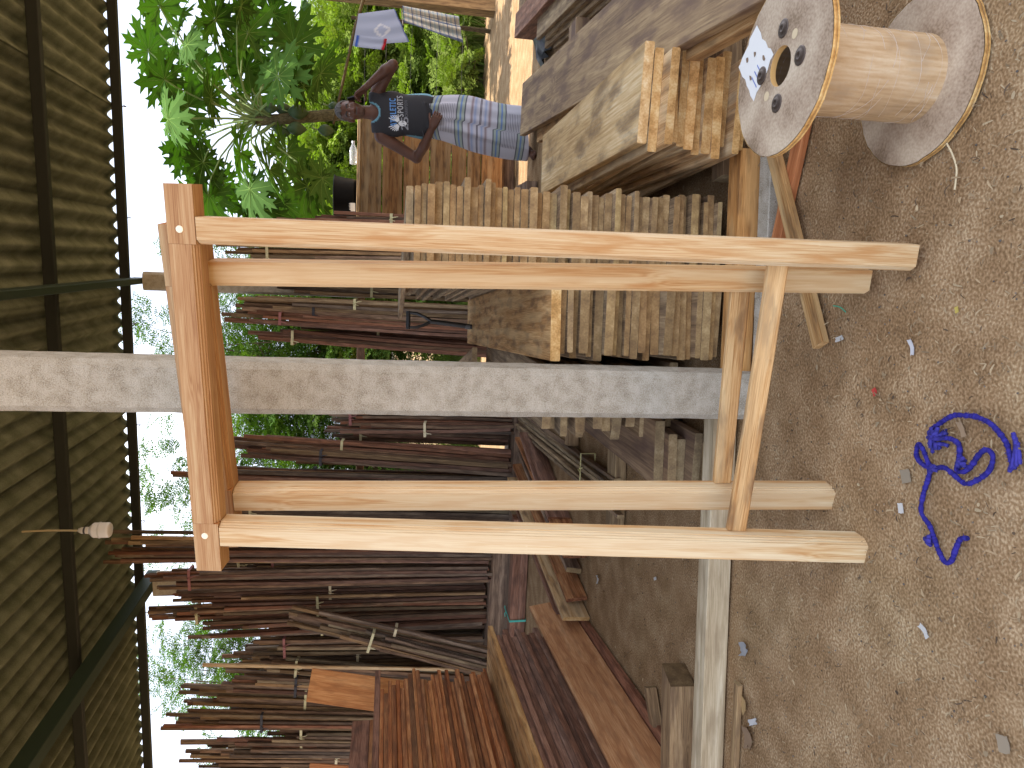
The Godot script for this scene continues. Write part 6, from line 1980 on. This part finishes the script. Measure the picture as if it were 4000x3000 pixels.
func litter():
	var white := Color(0.55, 0.54, 0.51)
	scrap("paper_scrap", "small square white paper scrap near the blue rope", "paper", Vector3(-0.292, 0.0, -1.553), Vector2(0.026, 0.018), 0.2, white, 1, 0.1)
	scrap("paper_scrap", "crumpled white scrap lying alone past the blue rope's thin end", "paper", Vector3(-0.564, 0.0, -1.467), Vector2(0.035, 0.014), 0.9, white, 2, 0.6)
	scrap("paper_scrap", "tiny red wrapper on the soil between the frame feet", "wrapper", Vector3(-0.007, 0.0, -1.652), Vector2(0.02, 0.016), 0.4, Color(0.5, 0.06, 0.05), 3, 0.4)
	scrap("paper_scrap", "pale grey shred on the soil near the longest frame leg's foot", "paper", Vector3(0.103, 0.0, -1.521), Vector2(0.04, 0.012), 0.3, Color(0.55, 0.55, 0.57), 4, 0.5)
	scrap("flat_stone", "flat grey-brown stone above the blue rope", "stone", Vector3(-0.211, 0.0, -1.537), Vector2(0.034, 0.032), 0.3, Color(0.27, 0.22, 0.16), 5, 0.1)
	scrap("dry_leaf", "dry brown leaf inside the loop of the blue rope", "leaf", Vector3(-0.085, 0.0, -1.367), Vector2(0.038, 0.014), 0.5, Color(0.3, 0.21, 0.13), 6, 0.3)
	scrap("paper_scrap", "white plastic bit beside the aslant batten's near end", "plastic", Vector3(0.14, 0.0, -1.8), Vector2(0.014, 0.035), 0.2, Color(0.6, 0.6, 0.58), 7, 0.4)
	scrap("candy_wrapper", "blue and white wrapper beside the red plank", "wrapper", Vector3(0.645, 0.006, -2.10), Vector2(0.05, 0.03), 0.9, Color(0.14, 0.16, 0.5), 8, 0.8, "plastic")
	scrap("dry_leaf", "yellow-brown leaf in front of the pale timber", "leaf", Vector3(-1.108, 0.0, -2.315), Vector2(0.07, 0.04), 0.9, Color(0.45, 0.3, 0.14), 9, 0.4)
	scrap("foil_scrap", "crumpled silver foil in front of the pale timber", "foil", Vector3(-0.915, 0.0, -2.302), Vector2(0.045, 0.04), 0.3, Color(0.62, 0.64, 0.68), 10, 1.0, "metal")
	scrap("paper_scrap", "torn white strip before the thin wood strip", "paper", Vector3(-1.142, 0.0, -2.242), Vector2(0.02, 0.06), 0.5, Color(0.6, 0.6, 0.6), 11, 0.4)
	scrap("paper_scrap", "white scrap on the far soil past the boards on edge", "paper", Vector3(-1.15, 0.0, -4.05), Vector2(0.05, 0.03), 0.2, white, 12, 0.6)
	scrap("paper_scrap", "small white tag on the soil between grey offcut and slabs", "paper", Vector3(-0.9, 0.0, -3.15), Vector2(0.015, 0.035), 0.4, white, 13, 0.2)
	scrap("dry_leaf", "brown leaf fragments before the pale timber at the picture's bottom edge", "leaf", Vector3(-1.21, 0.0, -2.27), Vector2(0.07, 0.05), 0.3, Color(0.28, 0.19, 0.12), 14, 0.5)
	scrap("dry_leaf", "flat greyish leaf on bare soil in the picture's corner, far from the rope", "leaf", Vector3(-0.72, 0.0, -1.25), Vector2(0.035, 0.03), 0.3, Color(0.3, 0.24, 0.17), 15, 0.2)
	scrap("dry_leaf", "small yellow leaf on the soil below the drum", "leaf", Vector3(0.179, 0.0, -1.386), Vector2(0.014, 0.01), 0.3, Color(0.5, 0.4, 0.1), 16, 0.4)
	var mb := MB.new()
	var tp := curve_points([Vector3(0.561, 0.004, -1.42), Vector3(0.535, 0.004, -1.405), Vector3(0.499, 0.004, -1.391), Vector3(0.475, 0.004, -1.391), Vector3(0.449, 0.004, -1.395)], 0.01)
	var rad := PackedFloat32Array()
	for i in tp.size(): rad.append(0.0022)
	mb.tube(tp, rad, 6, Color(0.6, 0.5, 0.32))
	tag(put("twine", mb.mesh([M["plain"]])), "short piece of tan twine on the soil beside the drum", "twine")
	var gp := curve_points([Vector3(0.235, 0.003, -1.83), Vector3(0.228, 0.003, -1.8), Vector3(0.212, 0.003, -1.775)], 0.01)
	rad = PackedFloat32Array()
	for i in gp.size(): rad.append(0.002)
	mb = MB.new()
	mb.tube(gp, rad, 5, Color(0.1, 0.4, 0.25))
	tag(put("twine", mb.mesh([M["plain"]])), "bit of green twine near the aslant batten's free end", "twine")
